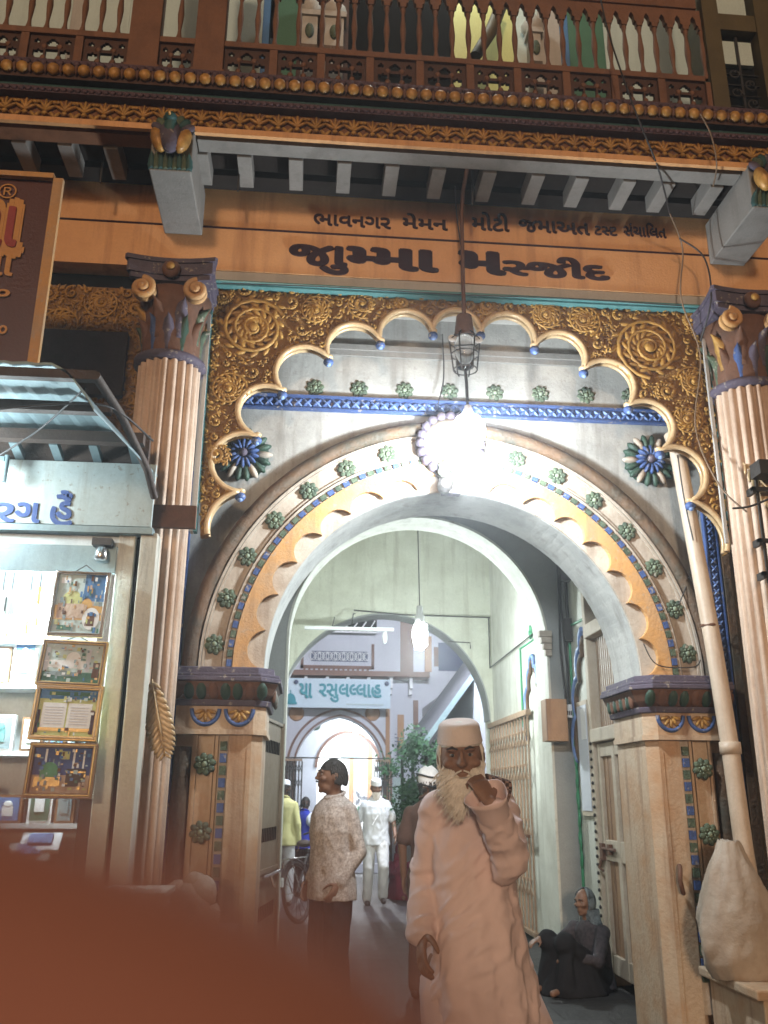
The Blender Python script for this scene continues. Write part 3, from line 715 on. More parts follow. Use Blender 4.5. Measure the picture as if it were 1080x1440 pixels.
for x0, x1 in gaps:                                          # carved lattice: a plate of small bars with round openings
    m = MB('rail_dark'); W = x1-x0; xc = (x0+x1)/2; zc_ = (5.80+zl1)/2; H = zl1-5.80
    holes = [(0, .28, .13, .12), (-.30, -.05, .13, .12), (.30, -.05, .13, .12), (0, -.05, .14, .16), (0, -.36, .1, .08), (-.34, .33, .06, .06), (.34, .33, .06, .06), (-.3, -.38, .06, .05), (.3, -.38, .06, .05)]
    nx, nzz = 22, 22
    for i in range(nx):
        for j in range(nzz):
            u = (i+.5)/nx-.5; v = (j+.5)/nzz-.5
            if any((abs(u-a)/c)**p_+(abs(v-b)/d)**p_ < 1 for (a, b, c, d), p_ in zip(holes, (2, 2, 2, 4, 2, 2, 2, 2, 2))): continue
            m.box(x0+W*i/nx, x0+W*(i+1)/nx, BY-.012, BY+.012, 5.80+H*j/nzz, 5.80+H*(j+1)/nzz)
    for s in (-1, 1):
        for k in (-1, 1): m.use('rail_wood').ball((xc+s*W*.17, BY-.012, zc_+k*H*.17), (.02, .01, .02), 6, 4)
    m.build('lattice_panel', blc)
prof = [(.013, 0), (.021, .02), (.014, .05), (.011, .09), (.018, .17), (.021, .22), (.014, .31), (.011, .36), (.019, .40), (.012, .44), (.015, .52)]
q = MB('rail_wood'); q.lathe([(r, 6.106+z) for r, z in prof], (0, BY, 0), 12); bl0 = None
bxs = []
for x0, x1 in gaps:
    xx0, xx1 = x0-.028, x1+.028; n = max(1, round((xx1-xx0)/.124)); st = (xx1-xx0)/n
    bxs += [xx0+st*k for k in range(n+1)]
bx2 = []
for x in sorted(bxs):
    if any(a_-.03 < x < b_+.03 for a_, b_ in wide): continue
    if not bx2 or x-bx2[-1] > .05: bx2.append(x)
for x in bx2:
    if bl0 is None: bl0 = q.build('baluster', blc); zz = wloc(bl0); bl0.location = Vector((x, zz.y, zz.z))-wloc(blc)
    else: dup(bl0, (x, zz.y, zz.z))
m = MB('rail_wood')                                          # little cusped arches between the baluster tops
for i in range(len(bx2)-1):
    x0, x1 = bx2[i], bx2[i+1]
    if x1-x0 > .2:
        if m.v: m.build('cusped_arches', blc); m = MB('rail_wood')
        continue
    xc = (x0+x1)/2; hw = (x1-x0)/2; zt0 = 6.52
    pts = [(x0, zt0), (x0+hw*.35, zt0), (x0+hw*.40, zt0+.035), (x0+hw*.62, zt0+.04), (x0+hw*.70, zt0+.085), (xc, zt0+.115), (x1-hw*.70, zt0+.085), (x1-hw*.62, zt0+.04), (x1-hw*.40, zt0+.035), (x1-hw*.35, zt0), (x1, zt0), (x1, zt0+.17), (x0, zt0+.17)]
    m.prism(pts, BY-.02, BY+.02)
m.build('cusped_arches', blc)
m = MB('rail_wood'); m.box(-4.2, 2.56, BY-.035, BY+.035, 6.692, 6.83); m.build('handrail', blc, bevel=.004)
m = MB('rail_dark'); m.box(-4.2, 3.0, BY+.05, 5.95, 5.70, 5.76); m.build('balcony_floor', gw)
# wall behind the railing, seen between the balusters
WY = 5.6
bw = MB('bal_teal')
def seg(px0, px1, mt, y=WY, z0=5.9, z1=9.4):
    a_ = at(px0, 60, y).x; b_ = at(px1, 60, y).x; bw.use(mt).box(a_, b_-.002, y, y+.1, z0, z1)
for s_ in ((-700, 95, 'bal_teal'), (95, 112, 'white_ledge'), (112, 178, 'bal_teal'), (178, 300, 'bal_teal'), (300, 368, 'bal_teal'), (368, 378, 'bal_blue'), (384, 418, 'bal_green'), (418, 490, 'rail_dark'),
          (490, 637, 'dark_gap'), (637, 722, 'bal_yellow'), (722, 758, 'bal_teal'), (758, 788, 'white_ledge'), (788, 800, 'bal_blue'), (800, 850, 'bal_green'), (850, 1000, 'bal_teal')): seg(*s_)  # yellow lamplight and the dark doorway are put into the wall colours
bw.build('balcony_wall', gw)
for px0, px1 in ((424, 446), (456, 483), (745, 760)):
    bw = MB('white_ledge'); a_ = at(px0, 50, WY-.12).x; b_ = at(px1, 50, WY-.12).x; bw.use('white_ledge').box(a_, b_, WY-.12, WY-.01, 5.9, 7.25); bw.box(a_-.02, b_+.02, WY-.14, WY-.01, 7.25, 7.3)
    bw.lathe([(.07, 7.3), (.1, 7.36), (.05, 7.44), (.02, 7.5)], ((a_+b_)/2, WY-.07, 0), 10)
    bw.use('green_paint').ball(((a_+b_)/2, WY-.13, 7.1), (.035, .02, .07)); bw.use('brown_mould').box(a_-.004, b_+.004, WY-.125, WY-.121, 6.93, 6.97); bw.build('pilaster', gw)
bw = MB('rail_dark'); bw.box(-4.2, 3.0, 4.72, 7.0, 8.55, 8.65); bw.build('balcony_ceiling', gw)
t = thing('leaning_pole', 'dark pole leaning on the pale wall behind the balcony railing', 'pole', at(668, 78, 5.2))
p_ = MB('olive_post'); p_.tube([at(668, 80, 5.2), at(690, 45, 5.3), at(706, 5, 5.45)], [.045, .05, .05], 8); p_.tube([at(672, 80, 5.25), at(676, 68, 5.2)], .03, 6); p_.build('pole_shaft', t)
bl_ = thing('balcony_lamp', 'white globe lamp on the balcony ceiling above the railing', 'lamp', (.9, 5.2, 8.35)); m = MB('lamp_glow'); m.ball((.9, 5.2, 8.38), .06, 12, 8); m.build('globe', bl_); m = MB('iron'); m.lathe([(.03, 8.43), (.04, 8.5), (.05, 8.549)], (.9, 5.2, 0), 12); m.build('holder', bl_)
lampdata('balcony_light', (.9, 5.2, 8.25), 45, (.92, 1.0, .92), .07)
# right end: olive bay with a dark window
m = MB('olive_post'); a_ = at(992, 90, BY).x; b_ = at(1014, 90, BY).x; c_ = at(1066, 90, BY).x
m.box(a_, b_, BY-.05, BY+.2, 5.77, 8); m.box(c_, c_+.9, BY-.05, BY+.2, 5.77, 8); m.box(b_, c_, BY-.04, BY+.2, 6.52, 6.66); ob = m.build('end_bay', gw)
m = MB('dark_gap'); m.box(b_, c_, BY+.06, BY+.1, 5.77, 6.52); m.use('bal_teal').box(b_+.03, c_-.02, BY+.02, BY+.05, 6.28, 6.48); m.use('bal_teal').box(b_+.03, c_-.02, BY+.02, BY+.05, 6.70, 6.9)
m.use('iron'); m.box((b_+c_)/2-.008, (b_+c_)/2+.008, BY-.0, BY+.019, 5.8, 6.5)
for k in range(4): m.box(b_+.01, c_-.01, BY-.0, BY+.018, 5.9+.09*k, 5.906+.09*k)
for k in range(4): spiral(m, ((b_+c_)/2+(-.05 if k % 2 else .05), 5.92+.08*k), .045, BY+.0, 1 if k % 2 else -1, .007)
m.build('window', ob)
# ------------------------------------------------------------------ passage behind the gate
WX = 2.5
t = thing('passage_wall', 'whitewashed right wall of the passage with green trim and painted niches', 'wall', (WX, 9, 0))
m = MB('in_white'); m.box(WX, WX+.4, 6.1, 6.82, 0, 5.2); m.box(WX, WX+.4, 7.80, 12.0, 0, 5.2); m.box(WX, WX+.4, 6.82, 7.80, 3.72, 5.2); m.build('plaster', t)
m = MB('in_white'); m.box(2.14, WX, 6.101, 6.11, 0, 4.9)
m.build('return_panel', t)
m = MB('green_trim')
m.tube([(WX-.012, 8.30, 3.0), (WX-.012, 8.30, .6)], .014, 6)
m.tube([(WX-.012, 7.85, 2.98), (WX-.012, 8.30, 3.0)], .012, 6)
m.tube([(WX-.012, 10.3, 2.2), (WX-.012, 10.3, 3.1), (WX-.012, 9.25, 3.1), (WX-.012, 9.25, 2.2)], .014, 6)
for k in range(7): m.ball((WX-.02, 8.28+.01*(k % 2), .9+k*.17), (.014, .035, .08), 6, 5, Matrix.Rotation(.3*(-1)**k, 3, 'X'))
for k in range(5): a_ = 2*PI*k/5; m.ball((WX-.02, 9.75+.05*math.cos(a_), 3.2+.05*math.sin(a_)), (.015, .035, .035), 6, 5)
m.build('trim_line', t)
def cusp_niche(parent, yc, z0, hw, h, ymin=0):
    pts = []
    nodes = [(-hw, 0), (-hw*.92, h*.35), (-hw*.62, h*.65), (-hw*.28, h*.86), (0, h), (hw*.28, h*.86), (hw*.62, h*.65), (hw*.92, h*.35), (hw, 0)]
    for a_, b_ in zip(nodes[:-1], nodes[1:]): pts += sweep(a_, b_, .30*(Vector(b_)-Vector(a_)).length, 6, 1)[:-1]
    pts.append(nodes[-1]); pts = [p for p in pts if yc-p[0] >= ymin]; m = MB('blue_light'); m.tube([(WX-.02, yc-y, z0+z) for y, z in pts], .026, 7)
    m.use('brown_mould').tube([(WX-.012, yc-y*.86, z0+z*.93) for y, z in pts], .026, 7)
    return m.build('niche_arch', parent)
cusp_niche(t, 9.75, 2.05, .34, .88); cusp_niche(t, 7.83, 1.75, .38, 1.15, 7.86)
m = MB('in_white'); m.box(WX-.05, WX-.001, 8.02, 8.36, 0.02, .55); m.build('plinth', t)

# left wall of the passage
m = MB('in_wall'); m.box(-.85, -.45, 6.1, 12.0, 0, 5.2)
tag(m.build('passage_side_wall'), 'cream wall along the left side of the passage behind the metal gate', 'wall')
# ceilings
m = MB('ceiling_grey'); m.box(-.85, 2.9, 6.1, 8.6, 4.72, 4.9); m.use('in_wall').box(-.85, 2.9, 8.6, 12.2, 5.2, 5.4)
tag(m.build('passage_roof'), 'flat plastered roof over the passage behind the gate arch', 'roof')
# second and third arches
def arched(name, label, cx, cz, r, y0, y1, zt, mt, x0=-.45, x1=WX, trim=None):
    o = thing(name, label, 'wall', ((x0+x1)/2, y0, 0))
    m = MB(mt); m.prism([(x0, 0), (x0, zt), (x1, zt), (x1, 0), (cx+r, 0)] + arc(cx, cz, r, 0, PI, 48) + [(cx-r, 0)], y0, y1)
    m.build('plaster', o); return o
a2 = arched('arched_wall', 'arched wall toned grey for its shade, with white lit soffit, first behind the gate arch', 1.05, 2.84, 1.26, 8.4, 8.82, 5.2, 'ceiling_grey')  # shade is put into the grey, lamplight into the white lining
m = MB('in_white'); m.ring((1.05, 2.84), 1.235, 1.258, 8.385, 8.83, 0, PI, 48); m.box(2.285, 2.308, 8.385, 8.83, 0, 2.84); m.box(-.208, -.185, 8.385, 8.83, 0, 2.84); m.build('arch_lining', a2)
m = MB('cream_trim')
for k in range(4): m.box(2.26-.02*k, 2.32, 8.34-.012*k, 8.384, 2.72+.06*k, 2.775+.06*k)
m.build('impost', a2)
a3 = arched('arched_wall', 'cream arched wall lit by the hanging bulb, the one in front of the courtyard', 1.04, 2.41, 1.42, 12.0, 12.4, 5.2, 'in_wall')
m = MB('ceiling_grey'); m.ring((1.04, 2.41), 1.40, 1.418, 11.99, 12.38, 0, PI, 48); m.build('arch_lining', a3)

# wooden door in the right wall
d = thing('wooden_door', 'tall slatted brown wooden door with pale frame beside the seated woman', 'door', (WX, 7.4, 0))
m = MB('door_frame')
m.box(WX-.10, WX+.1, 7.72, 7.80, 0, 3.72); m.box(WX-.10, WX+.1, 6.82, 6.90, 0, 3.72); m.box(WX-.12, WX+.1, 6.90, 7.72, 2.78, 2.90); m.box(WX-.12, WX+.1, 6.90, 7.72, 1.88, 1.99); m.box(WX-.10, WX+.1, 6.90, 7.72, 3.62, 3.72)
m.build('frame', d, bevel=.008)
m = MB('dark_gap'); m.box(WX+.05, WX+.09, 6.9, 7.72, .08, 3.62); m.build('backing', d)
m = MB('grille')
for k in range(15): y = 6.92+k*.052; m.box(WX-.03, WX+.0, y, y+.024, 1.99, 2.78)
m.build('slat_panel', d)
m = MB('frame_dark')
for k in range(14): y = 6.92+k*.056; m.box(WX-.02, WX+.01, y, y+.022, 2.90, 3.62)
m.build('transom', d)
lf = MB('door_frame')
for y0, y1 in ((7.64, 7.715), (7.28, 7.35), (6.91, 6.99)): lf.box(WX-.07, WX-.01, y0, y1, .10, 1.87)
for z0, z1 in ((.10, .24), (.94, 1.10), (1.76, 1.87)):
    for y0, y1 in ((7.351, 7.639), (6.991, 7.279)): lf.box(WX-.066, WX-.012, y0, y1, z0, z1)
lf_o = lf.build('door_leaf', d, bevel=.006)
pk = MB('door_wood')
for z0, z1 in ((.241, .939), (1.101, 1.759)):
    for y0, y1, n in ((7.351, 7.639, 5), (6.991, 7.279, 5)):
        for k in range(n): st = (y1-y0)/n; pk.box(WX-.04-.004*(k % 2), WX-.02, y0+st*k+.002, y0+st*(k+1)-.002, z0, z1)
pk.build('planks', lf_o)
lt = MB('rust'); lt.tube([(WX-.09, 7.36, 1.03), (WX-.09, 7.70, 1.03)], .013, 8); lt.box(WX-.10, WX-.071, 7.64, 7.71, .94, 1.07); lt.box(WX-.10, WX-.071, 7.46, 7.52, .99, 1.07); lt.tube([(WX-.10, 7.68, .95), (WX-.12, 7.68, .88), (WX-.10, 7.64, .86)], .012, 6)
lt.build('latch', lf_o)
st = MB('iron')
for k in range(26): st.ball((WX-.108, 7.76, .25+k*.065), (.012, .02, .016), 6, 4)
st.build('studs', d)

d.location.x += .065
n = thing('notice_board', 'narrow grey-blue notice board with a white paper on the passage wall', 'board', (WX, 7.96, 1.3))
m = MB('door_frame'); m.box(WX-.03, WX-.002, 7.83, 8.14, 1.28, 2.26); m.build('frame', n)
m = MB('far_wall'); m.box(WX-.036, WX-.031, 7.85, 8.12, 1.32, 2.22); m.build('board', n)
m = MB('white_plain'); m.box(WX-.042, WX-.037, 7.86, 8.0, 1.92, 2.19); m.build('paper', n)

bx_ = thing('meter_box', 'brown wooden meter box with cables on the arch jamb', 'box', (2.36, 8.86, 2.0))
m = MB('door_wood'); m.box(2.20, 2.40, 8.20, 8.383, 1.92, 2.30); m.build('cabinet', bx_, bevel=.006)
m = MB('white_plain'); m.box(2.41, 2.47, 8.28, 8.38, 2.14, 2.26); m.use('iron')
for k in range(3): m.box(2.42+.017*k, 2.43+.017*k, 8.272, 8.279, 2.16, 2.20)
m.build('switch', bx_)
m = MB('cable')
m.tube([(2.44, 8.3, 2.26), (2.46, 8.33, 2.6), (2.44, 8.36, 3.2), (2.46, 8.37, 4.0)], .011, 6); m.tube([(2.42, 8.3, 2.26), (2.40, 8.33, 2.8), (2.43, 8.36, 3.5), (2.4, 8.37, 4.3)], .009, 6); m.build('cable', bx_)

cn = thing('conduit_pipe', 'dark conduit with junction boxes running up the corner of the passage', 'pipe', (2.47, 8.2, 2.6))
m = MB('iron'); m.tube([(2.47, 8.26, 2.9), (2.47, 8.26, 4.6)], .018, 8); m.build('pipe_run', cn)
m = MB('iron'); m.box(2.40, 2.5, 8.16, 8.26, 3.42, 3.56); m.build('junction_box', cn); m = MB('iron'); m.box(2.42, 2.49, 8.2, 8.27, 2.84, 3.06); m.build('junction_box', cn)

# folding grille in the right wall
gg = thing('folding_grille', 'brown collapsible steel grille standing behind the old man', 'gate', (WX, 10.9, 0))
m = MB('grille'); m.box(WX-.09, WX-.03, 9.85, 12.0-.02, 2.30, 2.36); m.build('rail', gg); m = MB('grille'); m.box(WX-.09, WX-.03, 9.85, 11.98, .06, .10); m.build('rail', gg)
m = MB('grille')
for k in range(14): y = 9.88+k*.157; m.box(WX-.07, WX-.05, y, y+.018, .1, 2.30)
m.build('bars', gg)
for z in (.45, 1.05, 1.62, 1.98):
    m = MB('grille')
    for k in range(13): y = 9.889+k*.157; m.bar((WX-.078, y, z), (WX-.078, y+.157, z+.16), .008, .012); m.bar((WX-.083, y, z+.16), (WX-.083, y+.157, z), .008, .012)
    m.build('lattice_links', gg)
m = MB('rust'); m.box(WX-.11, WX-.076, 9.9, 10.6, 1.02, 1.05); m.build('lock_bar', gg)

# sheet metal gate leaf on the left
lg = thing('metal_gate', 'tan sheet metal gate leaf with rows of slits, swung open at the left pier', 'gate', (-.3, 6.15, 0))
q = Matrix.Rotation(math.atan2(.15, 1.02), 3, 'Z'); hp = Vector((-.335, 6.14, 0))
def L(x, y, z): return hp + Matrix.Rotation(-math.atan2(.155, 1.02), 3, 'Z') @ Vector((x, y, z))
gl = MB('gate_metal')
def lbox(m, x0, x1, y0, y1, z0, z1):
    vs = [L(x, y, z) for z in (z0, z1) for y in (y0, y1) for x in (x0, x1)]; m.add(vs, [(0, 2, 3, 1), (4, 5, 7, 6), (0, 1, 5, 4), (2, 6, 7, 3), (0, 4, 6, 2), (1, 3, 7, 5)])
lbox(gl, -.012, .0, 0, 1.03, .08, 1.96); gl.build('sheet', lg)
fr = MB('gate_metal')
for y0, y1 in ((0, .03), (1.0, 1.03)): lbox(fr, .001, .02, y0, y1, .08, 1.96)
for z in (.08, .92, 1.935): lbox(fr, .001, .012, .031, .999, z, z+.022)
fr.build('frame', lg)
sl_ = MB('dark_gap')
for z in (.62, 1.12, 1.72):
    for k in range(13): lbox(sl_, .001, .006, .12+k*.063, .145+k*.063, z, z+.09)
sl_.build('slits', lg)
bo = MB('chrome'); bo.tube([L(.03, .35, .90), L(.03, .99, .90)], .012, 8); bo.tube([L(.03, .6, .90), L(.06, .6, .82)], .01, 6); bo.build('bolt', lg)

# lamps in the passage
def cfl(name, label, p, top, glow='lamp_glow', sc=1.0):
    o = thing(name, label, 'lamp', p); p = Vector(p); top = Vector(top)
    m = MB('cable'); m.tube([top, p+Vector((0, 0, .14*sc))], .006, 6); m.build('cord', o)
    m = MB('white_plain'); m.lathe([(.018*sc, .14*sc), (.022*sc, .09*sc), (.03*sc, .08*sc), (.028*sc, .03*sc)], p, 12); m.build('holder', o)
    m = MB(glow)
    for s in range(3):
        an = 2*PI*s/3; c = Vector((math.cos(an), math.sin(an), 0))*.028*sc; m.tube([p+c+Vector((0, 0, .03*sc)), p+c+Vector((0, 0, -.09*sc)), p-c*.4+Vector((0, 0, -.115*sc)), p-c*.3+Vector((0, 0, .03*sc))], .017*sc, 8)
    m.ball(p+Vector((0, 0, -.03*sc)), (.045*sc, .045*sc, .085*sc), 10, 8)
    m.build('glowing_tubes', o); return o
PB = Vector((1.24, 9.85, 3.22)); o2 = cfl('pendant_lamp', 'glowing white bulb hanging on a cord in the middle of the passage', PB, (1.21, 9.85, 5.2), sc=1.9)  # bulb scaled up to stand for its glare
bt = thing('tube_fitting', 'unlit white tube batten with small bulb hanging before the cream arched wall', 'lamp', (.5, 11.5, 3.45))
m = MB('white_plain'); m.box(-.06, 1.1, 11.47, 11.53, 3.49, 3.53); m.build('batten', bt)
m = MB('white_plain'); m.lathe([(.02, 0), (.035, -.06), (.03, -.12), (.015, -.15)], (.99, 11.5, 3.48), 10); m.build('bulb', bt)
m = MB('cable'); m.tube([(.55, 11.5, 3.53), (.58, 11.7, 3.75), (.62, 11.95, 3.8)], .008, 6); m.tube([(.3, 11.5, 3.53), (.34, 11.98, 3.75)], .008, 6); m.build('arm', bt)
w_ = MB('cable'); w_.tube([(.6, 11.96, 3.85), (1.3, 11.95, 3.80), (2.47, 11.9, 3.78)], .009, 5); w_.tube([(2.46, 11.95, 3.78), (2.46, 11.95, 3.1), (2.46, 9.5, 3.15)], .009, 5); w_.tube([(1.9, 11.97, 3.45), (2.2, 11.97, 3.44), (2.2, 11.97, 3.36)], .007, 5)
tag(w_.build('wiring'), 'dark wires clipped across the cream arched wall near the hanging bulb', 'wire')
# ------------------------------------------------------------------ courtyard and the inner mosque front
QY = 20.0
mq = thing('mosque_building', 'pale lavender mosque front with brown striped arch across the courtyard', 'building', (.73, QY, 0))
cx = at(477, 1080, QY).x; zs = 2.02
def pointed(cx, zs, hw, h, n=18):
    pts = []
    r = (hw*hw+h*h)/(2*hw)
    a1 = math.atan2(h, r-hw)
    right = [(cx-(r-hw)+r*math.cos(a1*i/n), zs+r*math.sin(a1*i/n)) for i in range(n+1)]
    return right + [(2*cx-x, z) for x, z in reversed(right[:-1])]
m = MB('far_wall'); op = pointed(cx, zs, .94, 1.08)
m.prism([(-3.2, 0), (-3.2, 7.5), (5.5, 7.5), (5.5, 0), (cx+.94, 0)] + op + [(cx-.94, 0)], QY, QY+.4); m.build('wall', mq)
def pband(m, hw0, h0, hw1, h1, y0, y1):
    a = pointed(cx, zs, hw0, h0); b = pointed(cx, zs, hw1, h1)
    for i in range(len(a)-1):
        q = [a[i], b[i], b[i+1], a[i+1]]; m.add([(x, y0, z) for x, z in q]+[(x, y1, z) for x, z in q], [(0, 1, 2, 3), (4, 7, 6, 5), (1, 5, 6, 2), (0, 3, 7, 4)])
    for s in (-1, 1): x0, x1 = sorted((cx+s*hw0, cx+s*hw1)); m.box(x0, x1, y0, y1, 0, zs)
m = MB('far_brown'); pband(m, 1.10, 1.22, 1.15, 1.27, QY-.03, QY-.001); m.build('arch_stripe', mq)
m = MB('far_brown'); pband(m, .96, 1.09, 1.0, 1.13, QY-.03, QY-.001); m.build('arch_stripe', mq)
m = MB('far_orange')
for px in (398, 545): v = at(px, 1050, QY); m.box(v.x-.045, v.x+.045, QY-.04, QY-.002, 0, 3.3)
m.build('side_stripe', mq)
for px in (417, 524): m = MB('far_orange'); v = at(px, 1003, QY-.02); m.lathe([(0, 0), (.17, 0), (.15, .02), (0, .02)], (v.x, QY-.001, v.z), 18, ax='Y'); m.build('medallion', mq)
# brown sun ledge with white brackets
a_ = at(428, 950, QY-.5); b_ = at(604, 945, QY-.5)
m = MB('far_brown'); m.box(a_.x-.6, b_.x, QY-.55, QY, 3.93, 4.04); m.build('sun_ledge', mq)
c0 = None
for px in (430, 460, 489, 518, 549, 577):
    v = at(px, 960, QY-.2)
    if c0 is None: m = MB('white_plain'); m.box(v.x-.035, v.x+.035, QY-.40, QY-.002, 3.70, 3.925); m.box(v.x-.035, v.x+.035, QY-.25, QY-.002, 3.58, 3.70); c0 = m.build('ledge_bracket', mq); zc = wloc(c0)
    else: dup(c0, (v.x, zc.y, zc.z))
# upper storey panel with lattice
p0 = pbox(424, 937, 526, 904, QY-.02)
m = MB('far_brown'); x0, x1, z0, z1 = p0
for a_, b_, c_, e_ in ((x0, x1, z1-.07, z1), (x0, x0+.06, z0, z1-.071), (x1-.06, x1, z0, z1-.071)): m.box(a_, b_, QY-.04, QY-.002, c_, e_)
for k in range(14): xx = x0+.06+k*(x1-x0-.12)/14; m.box(xx, xx+.05, QY-.04, QY-.002, z1-.13, z1-.071)
m.build('panel_border', mq)
lt = pbox(438, 931, 517, 915, QY-.02); m = MB('banner_dark'); m.box(lt[0], lt[1], QY-.01, QY-.003, lt[2], lt[3]); m.use('white_plain')
for k in range(7):
    xc = lt[0]+(k+.5)*(lt[1]-lt[0])/7; zc = (lt[2]+lt[3])/2
    for s in (-1, 1): m.tube([(xc+s*(.05+.07*math.cos(t_)), QY-.02, zc+.09*math.sin(t_)) for t_ in [2*PI*i/10 for i in range(11)]], .010, 5); m.bar((xc-.1, QY-.02, zc-s*.1), (xc+.1, QY-.02, zc+s*.1), .012, .012)
m.build('lattice_window', mq)
for px0, px1, py0, py1 in ((610, 660, 910, 938),):
    p1_ = pbox(px0, py1, px1, py0, QY-.02); m = MB('far_brown'); m.box(p1_[0], p1_[1], QY-.03, QY-.002, p1_[2], p1_[3]); m.use('banner_dark').box(p1_[0]+.1, p1_[1]-.1, QY-.04, QY-.031, p1_[2]+.1, p1_[3]-.1); m.build('panel_border', mq)
for px0, px1, py0, py1, mt in ((563, 581, 860, 945, 'far_brown'), (597, 607, 895, 945, 'far_orange'), (581, 588, 985, 1030, 'far_brown')):
    p1_ = pbox(px0, py1, px1, py0, QY-.02); m = MB(mt); m.box(p1_[0], p1_[1], QY-.06, QY-.002, p1_[2], p1_[3]); m.build('pilaster', mq)
p1_ = pbox(559, 1072, 568, 1005, QY-.02); xc = (p1_[0]+p1_[1])/2; hw = (p1_[1]-p1_[0])/2
m = MB('far_orange'); m.prism([(xc-hw, p1_[2]), (xc+hw, p1_[2]), (xc+hw, p1_[3]), (xc+hw*.3, p1_[3]+.1), (xc, p1_[3]+.2), (xc-hw*.3, p1_[3]+.1), (xc-hw, p1_[3])], QY-.03, QY-.002); m.build('ogee_panel', mq)
# upper truss
m = MB('white_plain'); a_ = at(455, 888, QY-.3); b_ = at(530, 868, QY-.3)
m.bar((a_.x-.3, QY-.3, a_.z), (b_.x, QY-.3, a_.z), .04, .04); m.bar((a_.x, QY-.3, a_.z+.12), (b_.x, QY-.3, b_.z), .05, .05)
for k in range(6): x0 = a_.x+k*(b_.x-a_.x)/6; m.bar((x0, QY-.3, a_.z), (x0+.16, QY-.3, a_.z+.12+.03*k), .025, .025)
m.build('truss', mq)
m = MB('dark_gap'); m.box(a_.x-.1, b_.x+.02, QY-.03, QY-.002, a_.z+.02, b_.z+.5); m.build('opening', mq)
# the bright hall behind the arch
m = MB('room_white'); m.box(-1.6, -1.4, QY+.41, 29, 0, 4.6); m.box(3.2, 3.4, QY+.41, 29, 0, 4.6); m.box(-1.6, 3.4, 29, 29.2, 0, 4.6); m.box(-1.6, 3.4, QY+.41, 29.2, 4.6, 4.8); m.build('hall', mq)
v = at(490, 1060, 24.0); hx = v.x
m = MB('far_wall'); op2 = pointed(hx, 2.15, .80, .88); m.prism([(-1.39, 0), (-1.39, 4.59), (3.19, 4.59), (3.19, 0), (hx+.80, 0)] + op2 + [(hx-.80, 0)], 24, 24.3)
m.build('inner_arch', mq)
m = MB('far_brown'); a = op2; b = pointed(hx, 2.15, .87, .95)
for i in range(len(a)-1): q_ = [a[i], b[i], b[i+1], a[i+1]]; m.add([(x, 23.96, z) for x, z in q_]+[(x, 23.999, z) for x, z in q_], [(0, 1, 2, 3), (4, 7, 6, 5), (1, 5, 6, 2), (0, 3, 7, 4)])
m.build('arch_stripe', mq)
m = MB('far_orange'); 
for px in (494, 520): v = at(px, 1100, 28.9); m.box(v.x-.07, v.x+.07, 28.9, 28.99, 0, 3.6)
m.build('wall_stripe', mq)
pl = pbox(479, 1067, 511, 1054, 23.9); m = MB('bal_teal'); m.box(pl[0], pl[1], 23.86, 23.95, pl[2], pl[3]); m.use('banner_dark')
for k in range(2):
    for j in range(12): xx = pl[0]+.03+j*(pl[1]-pl[0]-.06)/12; m.box(xx, xx+.028, 23.85, 23.859, pl[2]+.05+.1*k, pl[2]+.10+.1*k)
tag(m.build('text_plaque'), 'blue grey plaque with two rows of writing inside the bright arch', 'sign')
v = at(452, 1020, 23.9); m = MB('green_dark'); m.lathe([(0, 0), (.13, 0), (.12, .02), (0, .03)], (v.x-.15, 23.98, v.z), 16, ax='Y'); m.build('green_medallion', mq)

# grilles either side of the mosque arch
for px0, px1, lb in ((398, 424, 'narrow folded grey grille at the left side of the mosque arch'), (527, 546, 'narrow folded grey grille at the right side of the mosque arch')):
    v0 = at(px0, 1100, QY-.1); v1 = at(px1, 1100, QY-.1); o = thing('folding_grille', lb, 'gate', ((v0.x+v1.x)/2, QY-.1, 0))
    m = MB('iron'); n = 7
    for k in range(n): x = v0.x+(v1.x-v0.x)*k/(n-1); m.box(x-.014, x+.014, QY-.12, QY-.09, .05, 2.15)
    m.use('grille').box(v0.x, v1.x, QY-.13, QY-.08, 2.15, 2.2); m.build('bars', o)
    for z in (.5, 1.1, 1.6, 1.9):
        m = MB('iron')
        for k in range(n-1): x = v0.x+(v1.x-v0.x)*k/(n-1); w_ = (v1.x-v0.x)/(n-1); m.bar((x, QY-.135, z), (x+w_, QY-.135, z+.2), .014, .014); m.bar((x, QY-.14, z+.2), (x+w_, QY-.14, z), .014, .014)
        m.build('lattice_links', o)
rb = MB('iron'); v0 = at(398, 1070, QY-.12); v1 = at(546, 1066, QY-.12); rb.bar((v0.x, QY-.12, 2.22), (v1.x, QY-.12, 2.22), .03, .03); rb.build('cross_bar', mq)

# banner over the arch
bn = thing('banner', 'long pale blue banner with teal Gujarati words hanging under the brown ledge', 'banner', (cx, QY-.6, 3.2))
c = [at(392, 1001, QY-.56), at(549, 998, QY-.56), at(549, 953, QY-.56), at(392, 966, QY-.56)]
m = MB('banner'); nn = 24; vs = []
for i in range(nn+1):
    u = i/nn; yy = QY-.57+.02*math.sin(u*9); vs += [(c[0].x+(c[1].x-c[0].x)*u, yy, 3.24), (c[0].x+(c[1].x-c[0].x)*u, yy, 3.86), (c[0].x+(c[1].x-c[0].x)*u, yy+.01, 3.86), (c[0].x+(c[1].x-c[0].x)*u, yy+.01, 3.24)]
m.loft([vs[i*4:i*4+4] for i in range(nn+1)], smooth=False); m.build('cloth', bn)
X0, X1 = c[0].x, c[1].x; W = X1-X0; by = QY-.60
lettering(['યા'], (X0+.18*W, X0+.29*W, 3.44, 3.74), by, 'banner_teal', 'lettering', bn, .03, .004, gap=.04)
